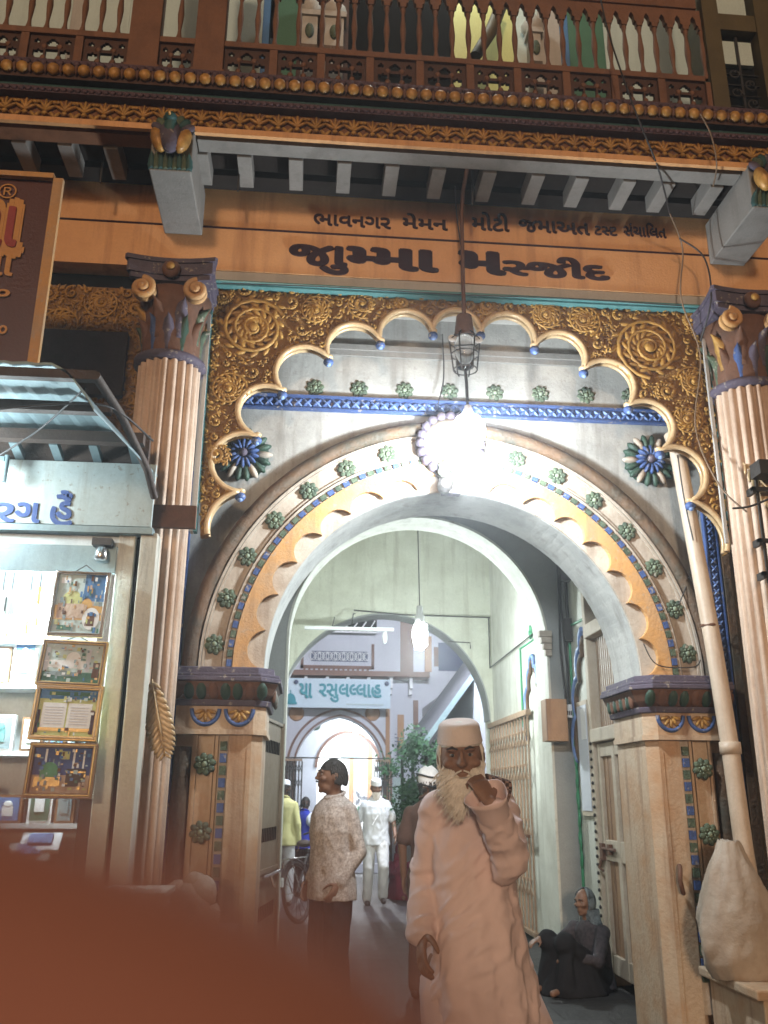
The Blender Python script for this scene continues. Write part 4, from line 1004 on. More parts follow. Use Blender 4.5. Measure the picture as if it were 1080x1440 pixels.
lettering(['રસુ', 'લ', 'લ+', 'લાહ'], (X0+.357*W, X0+.915*W, 3.36, 3.74), by, 'banner_teal', 'lettering', bn, .03, .004, gap=.04)
m = MB('banner_teal'); dx = X0+.10*W; m.prism([(dx-.14, 3.30), (dx+.14, 3.30), (dx+.14, 3.34), (dx+.115, 3.36)] + [(dx+.115*math.cos(t_)*(1 if t_ < 1.2 or t_ > 1.9 else .8), 3.36+.17*math.sin(t_)) for t_ in [PI*i/14 for i in range(1, 14)]] + [(dx-.115, 3.36), (dx-.14, 3.34)], by-.004, by+.004); m.tube([(dx, by, 3.52), (dx, by, 3.60)], .01, 6); m.build('dome_emblem', bn)
m = MB('banner_dark')
for u in (.145, .965): m.lathe([(0, 0), (.05, 0), (.045, .01), (0, .012)], (X0+u*W, by, 3.77), 12, ax='Y')
m.build('round_mark', bn)
m = MB('bal_teal')
for j in range(20): xx = X0+.6*W+j*.017*W; m.box(xx, xx+.011*W, by-.002, by+.002, 3.30, 3.33)
m.build('small_line', bn)
m = MB('cable')
for x in (X0+.02, X1-.02): m.tube([(x, by+.03, 3.86), (x, QY-.45, 3.93)], .008, 5)
m.build('rope', bn)

# courtyard lamps
def wall_lamp(name, label, p, e):
    o = thing(name, label, 'lamp', p); p = Vector(p)
    m = MB('iron'); m.box(p.x-.14, p.x+.14, p.y-.12, p.y-.04, p.z-.1, p.z+.1); m.build('housing', o)
    m = MB('lamp_glow'); m.box(p.x-.11, p.x+.11, p.y-.04, p.y-.03, p.z-.07, p.z+.07); m.build('lens', o)
    lampdata('courtyard_light', p+Vector((0, .08, 0)), e, (.80, .86, 1.0), .1)
wall_lamp('floodlight', 'floodlight fixed high on the back of the cream arched wall', (1.9, 12.6, 4.9), 1500)
v = at(500, 1024, 23.6); cfl('hall_lamp', 'small bright bulb hanging at the tip of the mosque arch', v, (v.x, v.y, 4.6), sc=1.6)
lampdata('hall_light', (v.x+.05, 22.8, 2.95), 160, (.9, .96, 1.0), .06); lampdata('hall_light', (1.1, 27, 3.6), 700, (.95, .98, 1.0), .1)
m = MB('white_plain'); m.box(.5, 1.7, 26.97, 27.03, 3.8, 3.85); tag(m.build('tube_lamp'), 'white tube lamp on the ceiling of the bright hall', 'lamp')

# pedestal fan in the hall
v = at(506, 1120, 24.8); fn = thing('pedestal_fan', 'white pedestal fan with a green stem standing in the bright hall', 'fan', (v.x, 24.8, 0))
m = MB('green_trim'); m.lathe([(.2, 0), (.2, .03), (.035, .06), (.03, .8), (.06, .85), (.06, 1.15), (.03, 1.2)], (v.x, 24.8, 0), 12); m.build('stand', fn)
m = MB('chrome'); fc = Vector((v.x, 24.72, 1.40))
for r in (.06, .12, .18, .23): m.tube([fc+Vector((r*math.cos(t_), 0, r*math.sin(t_))) for t_ in [2*PI*i/20 for i in range(21)]], .006, 5)
for k in range(12): m.tube([fc, fc+Vector((.23*math.cos(k*PI/6), 0, .23*math.sin(k*PI/6)))], .004, 4)
m.build('guard', fn)
m = MB('far_wall')
for k in range(3): m.ball(fc+Vector((.11*math.cos(k*2.09), .04, .11*math.sin(k*2.09))), (.1, .008, .055), 8, 5, Matrix.Rotation(-k*2.09, 3, 'Y'))
m.build('blades', fn)

# lean-to roof on the right of the courtyard
lr = thing('lean_to_roof', 'dark corrugated lean-to roof sloping down over the courtyard on the right', 'roof', (2.4, 15.5, 1.5))
A = at(580, 1052, 14.6); B = at(672, 934, 14.6)
m = MB('awning_dark'); n = 60; rings = []
for i in range(n+1):
    y = 13.6+i*.06; o_ = .02*math.sin(i*1.6)
    rings.append([(A.x, y, A.z+o_), (B.x+.5, y, B.z+.75+o_), (B.x+.5, y, B.z+.765+o_), (A.x, y, A.z+.015+o_)])
m.loft(rings, smooth=False); m.build('sheet', lr)
m = MB('tin'); m.bar((A.x+.02, 13.6, A.z-.03), (B.x+.5, 13.6, B.z+.70), .05, .08); m.bar((A.x+.04, 13.5, A.z-.02), (A.x+.04, 17.3, A.z-.02), .05, .06); m.build('edge_rail', lr)
m = MB('iron'); 
for y in (13.7, 15.4, 17.1): m.tube([(A.x+.1, y, 0), (A.x+.1, y, A.z)], .03, 8)
m.build('post', lr)
sh = MB('far_wall'); sh.box(2.55, 2.8, 13.2, 19.9, 0, 3.3); tag(sh.build('courtyard_wall'), 'pale wall under the dark lean-to roof in the courtyard', 'wall')

# bushy potted tree
tr_ = thing('potted_tree', 'bushy dark green tree in a pot below the lean-to roof', 'tree', (1.78, 13.6, 0))
m = MB('rust'); m.lathe([(.14, 0), (.2, .32), (.22, .36), (.19, .36), (.17, .3)], (1.78, 13.6, 0), 18); m.build('pot', tr_)
m = MB('bark'); m.tube([(1.78, 13.6, .25), (1.76, 13.62, .8), (1.80, 13.6, 1.4), (1.78, 13.6, 1.9)], [.035, .03, .022, .01], 7)
for k in range(8): a_ = k*.8; m.tube([(1.78, 13.6, 1.0+.09*k), (1.78+.3*math.cos(a_), 13.6+.3*math.sin(a_), 1.25+.1*k)], [.015, .005], 5)
m.build('trunk', tr_)
m = MB('leaf'); rd = random.Random(4); cl_ = [(rd.gauss(0, .24), rd.gauss(0, .22), rd.uniform(-.6, .5)) for _ in range(34)]
for k in range(5200):
    c_ = rd.choice(cl_); p = Vector((1.78+c_[0]+rd.gauss(0, .09), 13.6+c_[1]+rd.gauss(0, .09), 1.72+c_[2]+rd.gauss(0, .10)))
    d1 = Vector((rd.gauss(0, 1), rd.gauss(0, 1), rd.gauss(0, .7))).normalized(); d2 = d1.orthogonal().normalized(); l_ = rd.uniform(.05, .09)
    m.add([p, p+d1*l_*.5+d2*l_*.28, p+d1*l_, p+d1*l_*.5-d2*l_*.28], [(0, 1, 2, 3)])
m.build('crown', tr_)
# notices by the mosque arch
v = pbox(553, 1160, 566, 1094, QY-.1); m = MB('bal_teal'); m.box(v[0], v[1], QY-.1, QY-.04, v[2], v[3]); m.use('banner_dark')
for k in range(12): m.box(v[0]+.03, v[1]-.03-.05*(k % 3), QY-.106, QY-.101, v[2]+.08+k*.075, v[2]+.10+k*.075)
tag(m.build('notice_sheet'), 'tall pale notice sheet with lines of writing right of the mosque arch', 'sign')
v = pbox(567, 1150, 582, 1104, QY-.1); m = MB('white_plain'); m.use('dark_wood').box(v[0], v[1], QY-.12, QY-.04, v[2], v[3]); m.use('bal_blue').box(v[0]+.03, v[1]-.03, QY-.126, QY-.121, v[2]+.03, v[3]-.03)
tag(m.build('notice_board'), 'dark blue framed board on the mosque wall beside the potted tree', 'board')
# low white steps in front of the hall
st_ = MB('far_wall'); st_.box(.55, 1.75, QY-1.2, QY-.5, .0, .16); st_.box(.55, 1.75, QY-.5, QY, .0, .32); tag(st_.build('entrance_steps'), 'low pale steps leading up to the mosque arch', 'steps')
# ------------------------------------------------------------------ little shop at the left
SHY = 4.75
sp_ = thing('market_stall', 'small lit stall with pale posts and tin awning in front of the fluted column', 'stall', (-1.7, SHY, 0))
pa = at(214, 1000, SHY).x; pb_ = at(183, 1000, SHY).x
m = MB('shop_post'); m.box(-.925, -.835, SHY-.03, SHY+.10, 0, 2.78); m.build('post', sp_, bevel=.006)
m = MB('shop_post'); m.box(-1.045, -.955, SHY-.01, SHY+.09, 0, 2.80); m.build('post', sp_, bevel=.006)
m = MB('dark_gap'); m.box(-.954, -.926, SHY+.03, SHY+.1, 0, 2.78); m.build('post_gap_shade', sp_)  # solid near-black strip for the shade between the posts
m = MB('shop_white'); m.box(-3.4, -1.05, 5.36, 5.44, 0, 3.1); m.use('dark_wood').box(-1.13, -1.0, SHY+.1, 5.36, .9, 2.69); m.build('back_wall', sp_)  # side board coloured dark for the dim interior
m = MB('shop_white'); m.box(-3.4, -.96, SHY, 5.44, 2.70, 2.76); m.use('tin').box(-3.4, -.86, SHY-.06, SHY+.02, 2.765, 2.80); m.box(-3.4, -1.046, SHY-.02, SHY, 2.55, 2.70); m.build('lintel', sp_)
m = MB('dark_wood'); m.box(-3.4, -.98, SHY-.28, 5.3, .80, .86); m.box(-3.4, -1.0, SHY-.18, SHY-.14, 0, .79); m.build('counter', sp_, bevel=.005)
m = MB('shop_white')
for z in (1.25, 1.62, 1.98): m.box(-3.4, -1.15, 5.12, 5.355, z, z+.025)
m.build('shelf', sp_)
m = MB('shop_post'); m.box(-1.12, -.60, SHY-.42, SHY-.05, .98, 1.01); m.box(-1.10, -.62, SHY-.40, SHY-.07, 0, .979); m.build('ledge', sp_, bevel=.004)
# awning: tin sheets on rafters, sloping up to the front
m = MB('tin'); rings = []; n = 70
for i in range(n+1):
    x = -3.4+(2.42)*i/n; o_ = .0035*math.sin(i*2.2); drop = 0 if i < n-6 else -.012*(i-n+6)**1.6
    rings.append([(x, 3.70, 3.25+o_+drop), (x+(0.10 if i > n-8 else 0)*(i-n+8)/8, SHY+.05, 3.34+o_+drop), (x+(0.10 if i > n-8 else 0)*(i-n+8)/8, SHY+.05, 3.352+o_+drop), (x, 3.70, 3.262+o_+drop)])
m.loft(rings, smooth=False); m.build('awning', sp_)
m = MB('dark_wood')
m.box(-3.4, -1.0, 4.06, 4.11, 3.19, 3.24); m.box(-3.4, -.99, 3.70, 3.74, 3.19, 3.235); m.box(-3.4, -.92, 4.52, 4.58, 3.22, 3.28)
m.box(-3.4, -.93, SHY+.0, SHY+.04, 3.175, 3.36); m.build('purlin', sp_)
for k in range(7): x = -2.25+k*.21; m = MB('tin'); m.bar((x, 4.60, 3.24), (x, SHY-.005, 3.20), .045, .04); m.build('rafter', sp_)
m = MB('dark_wood'); m.tube([(-.99, 3.70, 3.21), (-.955, 4.1, 3.20), (-.90, 4.6, 3.10), (-.87, 4.72, 2.98)], .022, 8); m.build('edge_bar', sp_)
m = MB('rust'); m.box(-.90, -.66, SHY+.12, SHY+.16, 2.86, 2.99); m.build('strap', sp_)
# sign board
sg = thing('shop_sign', 'stained pale board with blue Gujarati letters under the tin awning', 'sign', (-1.4, SHY, 2.8))
v = pbox(-300, 745, 204, 660, SHY-.03); m = MB('shop_sign'); m.box(v[0], v[1]+.03, SHY-.04, SHY-.01, 2.81, 3.17); m.build('board', sg)
y_ = SHY-.045
def sw(tk, px0, py0, px1, py1): A = at(px0, py0, y_); B = at(px1, py1, y_); lettering(tk, (A.x, B.x, B.z, A.z), y_, 'sign_blue', 'lettering', sg, .03, .002)
sw(['ર'], -6, 707, 18, 734); sw(['ગ'], 24, 707, 54, 735); sw(['હૈં'], 76, 690, 100, 739)
m = MB('sign_blue')
def st(pts, r=.006): m.tube([at(x, y, y_) for x, y in pts], r, 6)
pass
# lights of the stall
tl = thing('tube_lamp', 'bare glowing tube lamp low under the stall lintel', 'lamp', (-1.75, 4.98, 2.5))
m = MB('tube_glow'); m.tube([(-2.3, 5.0, 2.36), (-1.42, 5.0, 2.36)], .022, 10); m.build('glass', tl)
m = MB('white_plain'); m.box(-2.35, -1.38, 5.01, 5.08, 2.33, 2.40); m.box(-2.34, -1.39, 5.081, 5.11, 2.22, 2.52); m.build('batten', tl)
tl2 = thing('tube_lamp', 'short glowing tube lamp hung beneath the awning beside the blue letters', 'lamp', (-1.7, 4.55, 3.1))
m = MB('tube_glow'); m.tube([(-2.2, 4.6, 3.09), (-1.66, 4.6, 3.09)], .020, 10); m.build('glass', tl2)
m = MB('tin'); m.box(-2.2, -1.65, 4.585, 4.615, 3.112, 3.14); m.tube([(-1.64, 4.6, 3.0), (-1.64, 4.6, 3.15)], .014, 8); m.tube([(-1.9, 4.6, 3.14), (-1.9, 4.6, 3.24)], .006, 5); m.build('batten', tl2)
lampdata('stall_light', (-1.55, 4.86, 2.34), 170, (.80, .95, 1.0), .10); lampdata('stall_light', (-1.95, 4.28, 2.95), 55, (.80, .95, 1.0), .10)
# goods on the shelves
rd = random.Random(9); x = -2.4; k = 0
for z in (1.275, 1.645, 2.005):
    x = -1.92; idx = 0
    while x < -1.27:
        w_ = rd.uniform(.09, .17); h_ = rd.uniform(.14, .27); mt = rd.choice(('bal_teal', 'tin', 'bal_green', 'frame_gold', 'bal_yellow', 'white_plain', 'bal_blue', 'pink_cream'))
        m = MB('frame_dark' if k % 3 else 'white_plain'); m.box(x, x+w_, 5.16, 5.20, z, z+h_); o = m.build('picture_frame'); tag(o, 'small framed picture on the %s stall shelf, %s counted towards the posts' % ({1.275: 'lowest', 1.645: 'middle', 2.005: 'top'}[z], ('first', 'second', 'third', 'fourth', 'fifth', 'sixth', 'seventh')[idx]), 'picture', 'framed pictures on the stall shelves'); idx += 1
        m = MB(mt); m.box(x+.014, x+w_-.014, 5.152, 5.159, z+.014, z+h_-.014); m.use(rd.choice(('white_plain', 'teal_glass', 'tin'))); m.box(x+w_*.3, x+w_*.7, 5.146, 5.151, z+h_*.25, z+h_*.6); m.ball((x+w_*.5, 5.148, z+h_*.65), (w_*.18, .004, h_*.14), 8, 5); m.build('print', o)
        x += w_+rd.uniform(.01, .04); k += 1
# hanging cards and tassels
for i, (px, py, mt, lb) in enumerate(((41, 850, 'white_plain', 'white paper card on a string, nearest the silver framed picture'), (14, 853, 'bal_teal', 'pale printed card on a string, left of the white hanging card'), (2, 848, 'white_plain', 'white card on a string beside the pale printed card'), (55, 838, 'frame_gold', 'long thin golden keyring hanging at the stall front'))):
    p = at(px, py, SHY+.05); o = thing('hanging_card', lb, 'card', p)
    m = MB(mt); hw = .028 if i < 3 else .008; m.box(p.x-hw, p.x+hw, p.y-.004, p.y+.004, p.z-.045, p.z+.05); m.build('card', o)
    m = MB('cable'); m.tube([(p.x, p.y, p.z+.05), (p.x, p.y, 2.56)], .003, 5); m.build('string', o)
    m = MB('bal_yellow' if i != 2 else 'rust'); m.tube([(p.x, p.y, p.z-.045), (p.x, p.y, p.z-.09), (p.x+.004, p.y, p.z-.16)], [.004, .007, .011], 6); m.build('tassel', o)
# heap of packets on the counter
for i in range(5):
    p = at(8+i*10, 1105+i*7, SHY+.1); m = MB(('white_plain', 'bal_teal', 'tin', 'bal_teal', 'white_plain')[i]); q = Matrix.Rotation(.5-.1*i, 3, 'Z') @ Matrix.Rotation(.6, 3, 'X'); m.obox((p.x, p.y+.05*i, .98+.05*i), (.2, .14, .03), q); m.use('bal_blue').obox((p.x, p.y+.05*i-.01, 1.0+.05*i), (.12, .08, .02), q)
    tag(m.build('packet', bevel=.004), ('blue and white printed packet at the near end of the counter heap', 'teal and blue packet second in the counter heap', 'grey and blue packet in the middle of the counter heap', 'teal and blue packet fourth in the counter heap', 'white and blue packet on top of the counter heap')[i], 'packet', 'packets on the stall counter')

# four hanging framed pictures
def framed(corners, fm, inner, lb, Y, art):
    P_ = [at(x, y, Y) for x, y in corners]                    # tl, tr, br, bl
    o = thing('picture_frame', lb, 'picture', (P_[0]+P_[1]+P_[2]+P_[3])/4, 'framed pictures hanging at the stall')
    X_ = (P_[1]-P_[0]).normalized(); Z_ = Vector((0, 0, 1)); ctr = (P_[0]+P_[1]+P_[2]+P_[3])/4
    hw = ((P_[1]-P_[0]).length+(P_[2]-P_[3]).length)/4; hh = ((P_[0]-P_[3]).length+(P_[1]-P_[2]).length)/4
    an = -math.atan2((P_[1]-P_[0]).z, (P_[1]-P_[0]).x); rot = Matrix.Rotation(an, 3, 'Y') @ Matrix.Rotation(R(-6), 3, 'X')
    def Q(u, v, d=0): return ctr + rot @ Vector((u*hw, -d, v*hh))
    def bx(m, u0, u1, v0, v1, d0, d1): m.add([Q(u, v, d) for v in (v0, v1) for d in (d1, d0) for u in (u0, u1)], [(0, 2, 3, 1), (4, 5, 7, 6), (0, 1, 5, 4), (2, 6, 7, 3), (0, 4, 6, 2), (1, 3, 7, 5)])
    f = .17*inner; m = MB(fm[0]); fv = f*hw/hh
    bx(m, -1, 1, 1-fv, 1, 0, .03); bx(m, -1, 1, -1, -1+fv, 0, .03); bx(m, -1, -1+f, -1+fv, 1-fv, 0, .03); bx(m, 1-f, 1, -1+fv, 1-fv, 0, .03)
    m.use(fm[1]); g = f*.35; gv = fv*.35
    bx(m, -1+g, 1-g, 1-fv*.7, 1-gv, .0301, .04); bx(m, -1+g, 1-g, -1+gv, -1+fv*.7, .0301, .04); bx(m, -1+g, -1+f*.7, -1+fv*.7, 1-fv*.7, .0301, .04); bx(m, 1-f*.7, 1-g, -1+fv*.7, 1-fv*.7, .0301, .04)
    m.build('frame', o, bevel=.003)
    m = MB('white_plain')
    def A(mt, u0, u1, v0, v1, d=.012): m.use(mt); s_ = 1-f; sv = 1-fv; bx(m, u0*s_, u1*s_, v0*sv, v1*sv, d-.002, d)
    def D(mt, u, v, ru, rv, d=.014): m.use(mt); m.add([Q((u+ru*math.cos(t_))*(1-f), (v+rv*math.sin(t_))*(1-fv), d) for t_ in [2*PI*i/18 for i in range(18)]], [tuple(range(18))])
    art(A, D); rr = random.Random(len(lb)); pal = ('white_plain', 'bal_yellow', 'bal_teal', 'frame_gold', 'bal_green', 'pink_cream', 'bal_blue', 'rust', 'tin')
    for k in range(70):                                   # small printed details
        u, v = rr.uniform(-.92, .92), rr.uniform(-.92, .92)
        if art is art3 and abs(v+.1) < .6 and abs(u) < .88: continue
        w_, h_ = rr.uniform(.015, .07), rr.uniform(.02, .10); A(rr.choice(pal), u-w_, u+w_, v-h_, v+h_, .0190+k*.00004)
    m.build('print', o)
    m = MB('cable'); m.tube([Q(-.5, .95), Q(0, 1.25), Q(.5, .95)], .003, 5); m.build('string', o); return o
def art1(A, D):
    A('bal_teal', -1, 1, -1, 1); A('bal_blue', .1, 1, .1, 1, .0125); A('frame_gold', -1, 1, -.55, -.05, .0135); D('bal_yellow', -.35, .1, .42, .36); D('frame_gold', .3, -.1, .25, .3, .015); A('pink_cream', -.9, .2, -.5, .0, .016); D('white_plain', .55, -.5, .36, .38, .017); A('rust', .4, .7, -.75, -.3, .0185); A('bal_green', -.8, -.2, -.9, -.75, .017); A('white_plain', -.9, -.5, .7, .9, .017)
def art2(A, D):
    A('bal_teal', -1, 1, -1, 1); A('white_plain', -.9, .6, -.25, .15, .0125); D('white_plain', 0, .2, .26, .42); A('bal_green', -1, 1, -1, -.45, .0128); A('far_wall', -1, -.85, -.4, .8, .0135); A('far_wall', .45, .6, -.4, .8, .0135); A('rust', .72, .95, -.7, .1, .015); D('tin', -.3, -.55, .5, .15, .015)
def art3(A, D):
    A('bal_yellow', -1, 1, -1, 1); A('bal_blue', -1, 1, .6, 1, .0125); A('bal_green', -.7, .7, .75, .92, .0135); A('white_plain', -.85, -.03, -.65, .42, .014); A('white_plain', .03, .85, -.65, .42, .014); A('frame_gold', -.9, .9, -.8, -.66, .015); A('purple', .86, 1, -.9, .1, .0155); A('purple', -1, -.9, -.9, .1, .0155)
    for k in range(7): A('far_wall', -.75, -.12, -.5+k*.12, -.47+k*.12, .0162); A('far_wall', .12, .75, -.5+k*.12, -.47+k*.12, .0162)
def art4(A, D):
    A('sign_blue', -1, 1, -.2, 1); A('pink_cream', -1, 1, -1, -.2); D('green_trim', -.42, -.05, .32, .42); A('green_trim', -.72, -.12, -.35, -.05, .0155); A('frame_gold', -.9, .0, -.7, -.3, .0165); A('black_plain', .18, .85, -.7, .08, .015); A('frame_gold', .18, .85, -.1, -.03, .0165); A('bal_yellow', -.05, .22, .5, .85, .015); A('white_plain', .35, .42, .1, .9, .0152); A('white_plain', -.62, -.55, .35, .95, .0152); A('white_plain', .7, .76, .1, .9, .0152)
framed([(83, 803), (157, 806), (146, 899), (65, 896)], ('chrome', 'frame_dark'), .8, 'silver framed picture of golden domes, topmost of the four hanging at the stall', SHY-.10, art1)
framed([(62, 899), (151, 904), (147, 968), (52, 966)], ('frame_gold', 'frame_dark'), .75, 'gold framed picture of a white domed building, second from top', SHY-.08, art2)
framed([(52, 962), (145, 966), (139, 1046), (42, 1040)], ('frame_gold', 'gold_edge'), .85, 'gold framed picture of an open book, third from top', SHY-.10, art3)
framed([(43, 1044), (139, 1046), (131, 1126), (35, 1122)], ('frame_dark', 'frame_gold'), .9, 'gold framed picture of a green dome and black cube, lowest of the four', SHY-.12, art4)
# small lamp on the lintel, hanging cloth
v = at(142, 780, SHY-.06); o = thing('spot_lamp', 'small chrome spot lamp clipped under the stall lintel', 'lamp', v); m = MB('chrome'); m.lathe([(.012, .05), (.03, .03), (.036, -.02), (.03, -.03)], v, 14); m.build('shade', o); m = MB('iron'); m.box(v.x-.05, v.x+.05, v.y-.02, v.y+.05, v.z+.05, v.z+.09); m.build('bracket', o)
# bulging white bag by the column
m = MB('white_plain'); v = at(268, 1255, 5.0)
for dx_, dz_, r_ in ((0, 0, .12), (.05, .05, .09), (-.06, .03, .09), (.02, .10, .06), (.09, -.05, .07)): m.ball((v.x+dx_, v.y, v.z-.06+dz_), (r_, r_*.8, r_), 12, 9)
m2 = MB('plaster_lump'); m2.v = [tuple(Vector(p)*1.0 + Vector((1, .6, 1))*.014*mnoise.noise(Vector(p)*22)) for p in m.v]; m2.f = m.f; m2.mi = m.mi; m2.sm = m.sm; m2.mats = ['plaster_lump']
tag(m2.build('plastic_bag'), 'bulging white plastic bag beside the stall ledge', 'bag')
m = MB('grey_beam'); m.box(v.x-.30, v.x+.24, v.y-.17, v.y+.2, 0, v.z-.17); tag(m.build('stone_block', bevel=.01), 'low grey stone block under the white plastic bag', 'block')

# tall maroon sign at the top left
ms = thing('shop_sign', 'tall maroon sign with gold frame and gold letters above the tin awning', 'sign', at(10, 380, 4.1))
v = pbox(-160, 522, 55, 238, 4.1); x0, x1, z0, z1 = v; z1 -= .03
m = MB('sign_maroon'); m.box(x0, x1-.02, 4.10, 4.13, z0, z1); m.build('board', ms)
m = MB('frame_gold'); m.use('orange_plate'); m.box(x1-.05, x1, 4.06, 4.09, z0-.02, z1+.02); m.box(x0, x1-.051, 4.06, 4.09, z1-.02, z1+.02); m.box(x0, x1-.051, 4.06, 4.09, z0-.02, z0+.01); m.build('frame', ms)
y_ = 4.092
def sw2(tk, px0, py0, px1, py1, mt, b=.03, d=.003, yy=y_): A = at(px0, py0, yy); B = at(px1, py1, yy); return lettering(tk, (A.x, B.x, B.z, A.z), yy, mt, 'lettering', ms, b, d)
sw2(['®'], 0, 258, 22, 280, 'sign_gold', .0)
sw2(['ળા'], -50, 282, 24, 356, 'sign_gold', .10); sw2(['ળા'], -47, 288, 20, 346, 'sign_red', .03, .003, y_-.008)
sw2(['ના'], -22, 360, 16, 388, 'sign_gold', .03); sw2(['ર', '૦'], -24, 404, 12, 420, 'sign_gold', .03); sw2(['૦'], 0, 458, 9, 470, 'sign_gold', .02)
# ------------------------------------------------------------------ lamps, pipe, wires on the front
ln = thing('hanging_lantern', 'rusty caged lantern on a long rod hanging before the scalloped screen', 'lantern', (.93, 5.02, 4.2))
tx = .935; ty = 5.04
m = MB('rust'); zt_ = at(648, 208, ty).z; zc_ = at(648, 443, ty).z
m.tube([(tx-.01, 4.72, 5.32), (tx-.005, 4.95, 5.28), (tx, ty, 5.15), (tx, ty, zc_)], .013, 8); m.build('rod', ln)
zk = at(650, 470, ty).z
m = MB('rust'); m.lathe([(.02, zc_), (.05, zc_-.01), (.055, zc_-.05), (.065, zk), (.05, zk-.01)], (tx, ty, 0), 14); m.build('cap', ln)
zg = at(650, 520, ty).z
m = MB('iron')
for k in range(6):
    a_ = 2*PI*k/6; m.tube([(tx+.06*math.cos(a_), ty+.06*math.sin(a_), zk), (tx+.10*math.cos(a_), ty+.10*math.sin(a_), zk-.04), (tx+.075*math.cos(a_), ty+.075*math.sin(a_), zg), (tx+.06*math.cos(a_), ty+.06*math.sin(a_), zg-.02)], .005, 5)
for zz, r_ in ((zk-.05, .099), ((zk+zg)/2-.02, .088), (zg, .075)): m.tube([(tx+r_*math.cos(t_), ty+r_*math.sin(t_), zz) for t_ in [2*PI*i/18 for i in range(19)]], .004, 5)
m.build('cage', ln)
gm = bpy.data.materials.new('clear_glass'); gm.use_nodes = True; g_ = gm.node_tree.nodes['Principled BSDF']; g_.inputs['Transmission Weight'].default_value = 1; g_.inputs['Roughness'].default_value = .08; g_.inputs['IOR'].default_value = 1.3; M['clear_glass'] = gm
m = MB('clear_glass'); m.lathe([(.03, zk-.01), (.07, zk-.05), (.055, zg+.02), (.02, zg)], (tx, ty, 0), 16); m.build('glass', ln)
m = MB('white_plain')
for s in (-1, 1): m.ball((tx+s*.085, ty-.03, zk-.05), (.028, .012, .026), 10, 7)
m.build('reflector', ln)
zb1 = at(652, 604, 4.98).z
B1 = Vector((ACX+.005, 4.98, zb1))
l1 = thing('pendant_lamp', 'blazing white bulb cluster hanging in front of the keystone', 'lamp', B1)
m = MB('cable'); m.tube([(tx, ty, zg), (tx, ty-.03, zg-.1), (B1.x, B1.y, B1.z+.12)], .010, 6); m.build('cord', l1)
m = MB('white_plain'); m.lathe([(.02, .16), (.03, .13), (.04, .10), (.035, .06)], B1, 12); m.build('holder', l1)
m = MB('lamp_glow')
for s in range(4):
    a_ = PI/2*s; c = Vector((math.cos(a_), math.sin(a_), 0))*.035; m.tube([B1+c+Vector((0, 0, .08)), B1+c*1.2+Vector((0, 0, 0)), B1+c*1.0+Vector((0, 0, -.09)), B1-c*.2+Vector((0, 0, -.11))], .024, 8)
m.ball(B1+Vector((0, 0, -.01)), (.105, .105, .115), 18, 12); m.build('glowing_tubes', l1)  # ball enlarged to stand for the glare round the bulbs
# spot lamp at the arch tip
v = at(630, 683, 5.5); sl2 = thing('spot_lamp', 'small black and white spot lamp fixed at the tip of the arch', 'lamp', v)
m = MB('iron'); m.lathe([(.03, 0), (.05, .03), (.055, .09), (.03, .11)], (v.x-.03, v.y, v.z-.02), 12, ax='Y'); m.tube([(v.x-.03, v.y+.02, v.z), (v.x-.05, v.y+.06, v.z+.08)], .012, 6); m.build('housing', sl2)
m = MB('white_plain'); m.box(v.x-.01, v.x+.07, v.y-.04, v.y+.02, v.z-.02, v.z+.03); m.box(v.x, v.x+.02, v.y-.02, v.y, v.z-.05, v.z+.07); m.build('clamp', sl2)
m = MB('cable'); m.tube([(v.x, v.y, v.z+.03), (v.x-.08, v.y+.02, v.z+.09), (v.x-.1, v.y+.05, v.z+.14)], .006, 5); m.build('cable', sl2)

# drain pipe on the right
dp = thing('drain_pipe', 'thick pale drain pipe leaning down the arch pier into a plaster mound', 'pipe', at(1046, 1190, 5.25))
A = at(952, 632, 5.42); B = at(1003, 905, 5.36); C = at(1027, 1052, 5.30); D = at(1047, 1200, 5.22)
m = MB('pipe'); m.tube([A+Vector((-.02, .02, .12)), A, B, C, D, D+Vector((.01, -.02, -.3))], .052, 16); m.build('pipe_run', dp)
for q_ in (C,):
    m = MB('pipe'); m.lathe([(.05, -.035), (.062, -.035), (.062, .035), (.05, .035)], q_, 16); m.build('collar', dp)
m = MB('rust'); q_ = at(998, 880, 5.36); m.tube([(q_.x-.055, q_.y, q_.z), (q_.x, q_.y-.056, q_.z), (q_.x+.06, q_.y, q_.z), (q_.x+.06, q_.y+.15, q_.z)], .009, 6); m.build('clip', dp)
# plaster mound on a slab
v = at(1052, 1280, 5.0); m = MB('plaster_lump'); rg = []; sl0 = at(1008, 1368, 5.25).x
for i in range(23):
    u = i/22; z = .50+.70*u; r_ = .29*(1-u**1.5*.80)*(1-.45*(1-u)**3)
    rr_ = []
    for k in range(48):
        t_ = 2*PI*k/48; q_ = Vector((math.cos(t_)*2, u*4, math.sin(t_)*2)); f_ = 1+.16*mnoise.noise(q_)+.07*mnoise.noise(q_*2.7)+.035*mnoise.noise(q_*7)
        rr_.append((2.40+(r_*math.cos(t_))*f_, 5.16+(r_*.8*math.sin(t_))*f_, z+.02*mnoise.noise(q_*3)))
    rg.append(rr_)
m.loft(rg); tag(m.build('plaster_mound'), 'rough pale plaster mound wrapped round the foot of the drain pipe', 'mound')
m = MB('pier_paint'); m.box(sl0, v.x+.8, 4.80, 5.5, .46, .51); m.use('pier_paint').box(sl0+.06, v.x+.8, 4.86, 5.5, 0, .459); tag(m.build('stone_ledge', bevel=.01), 'stone slab ledge carrying the rough plaster mound', 'ledge')

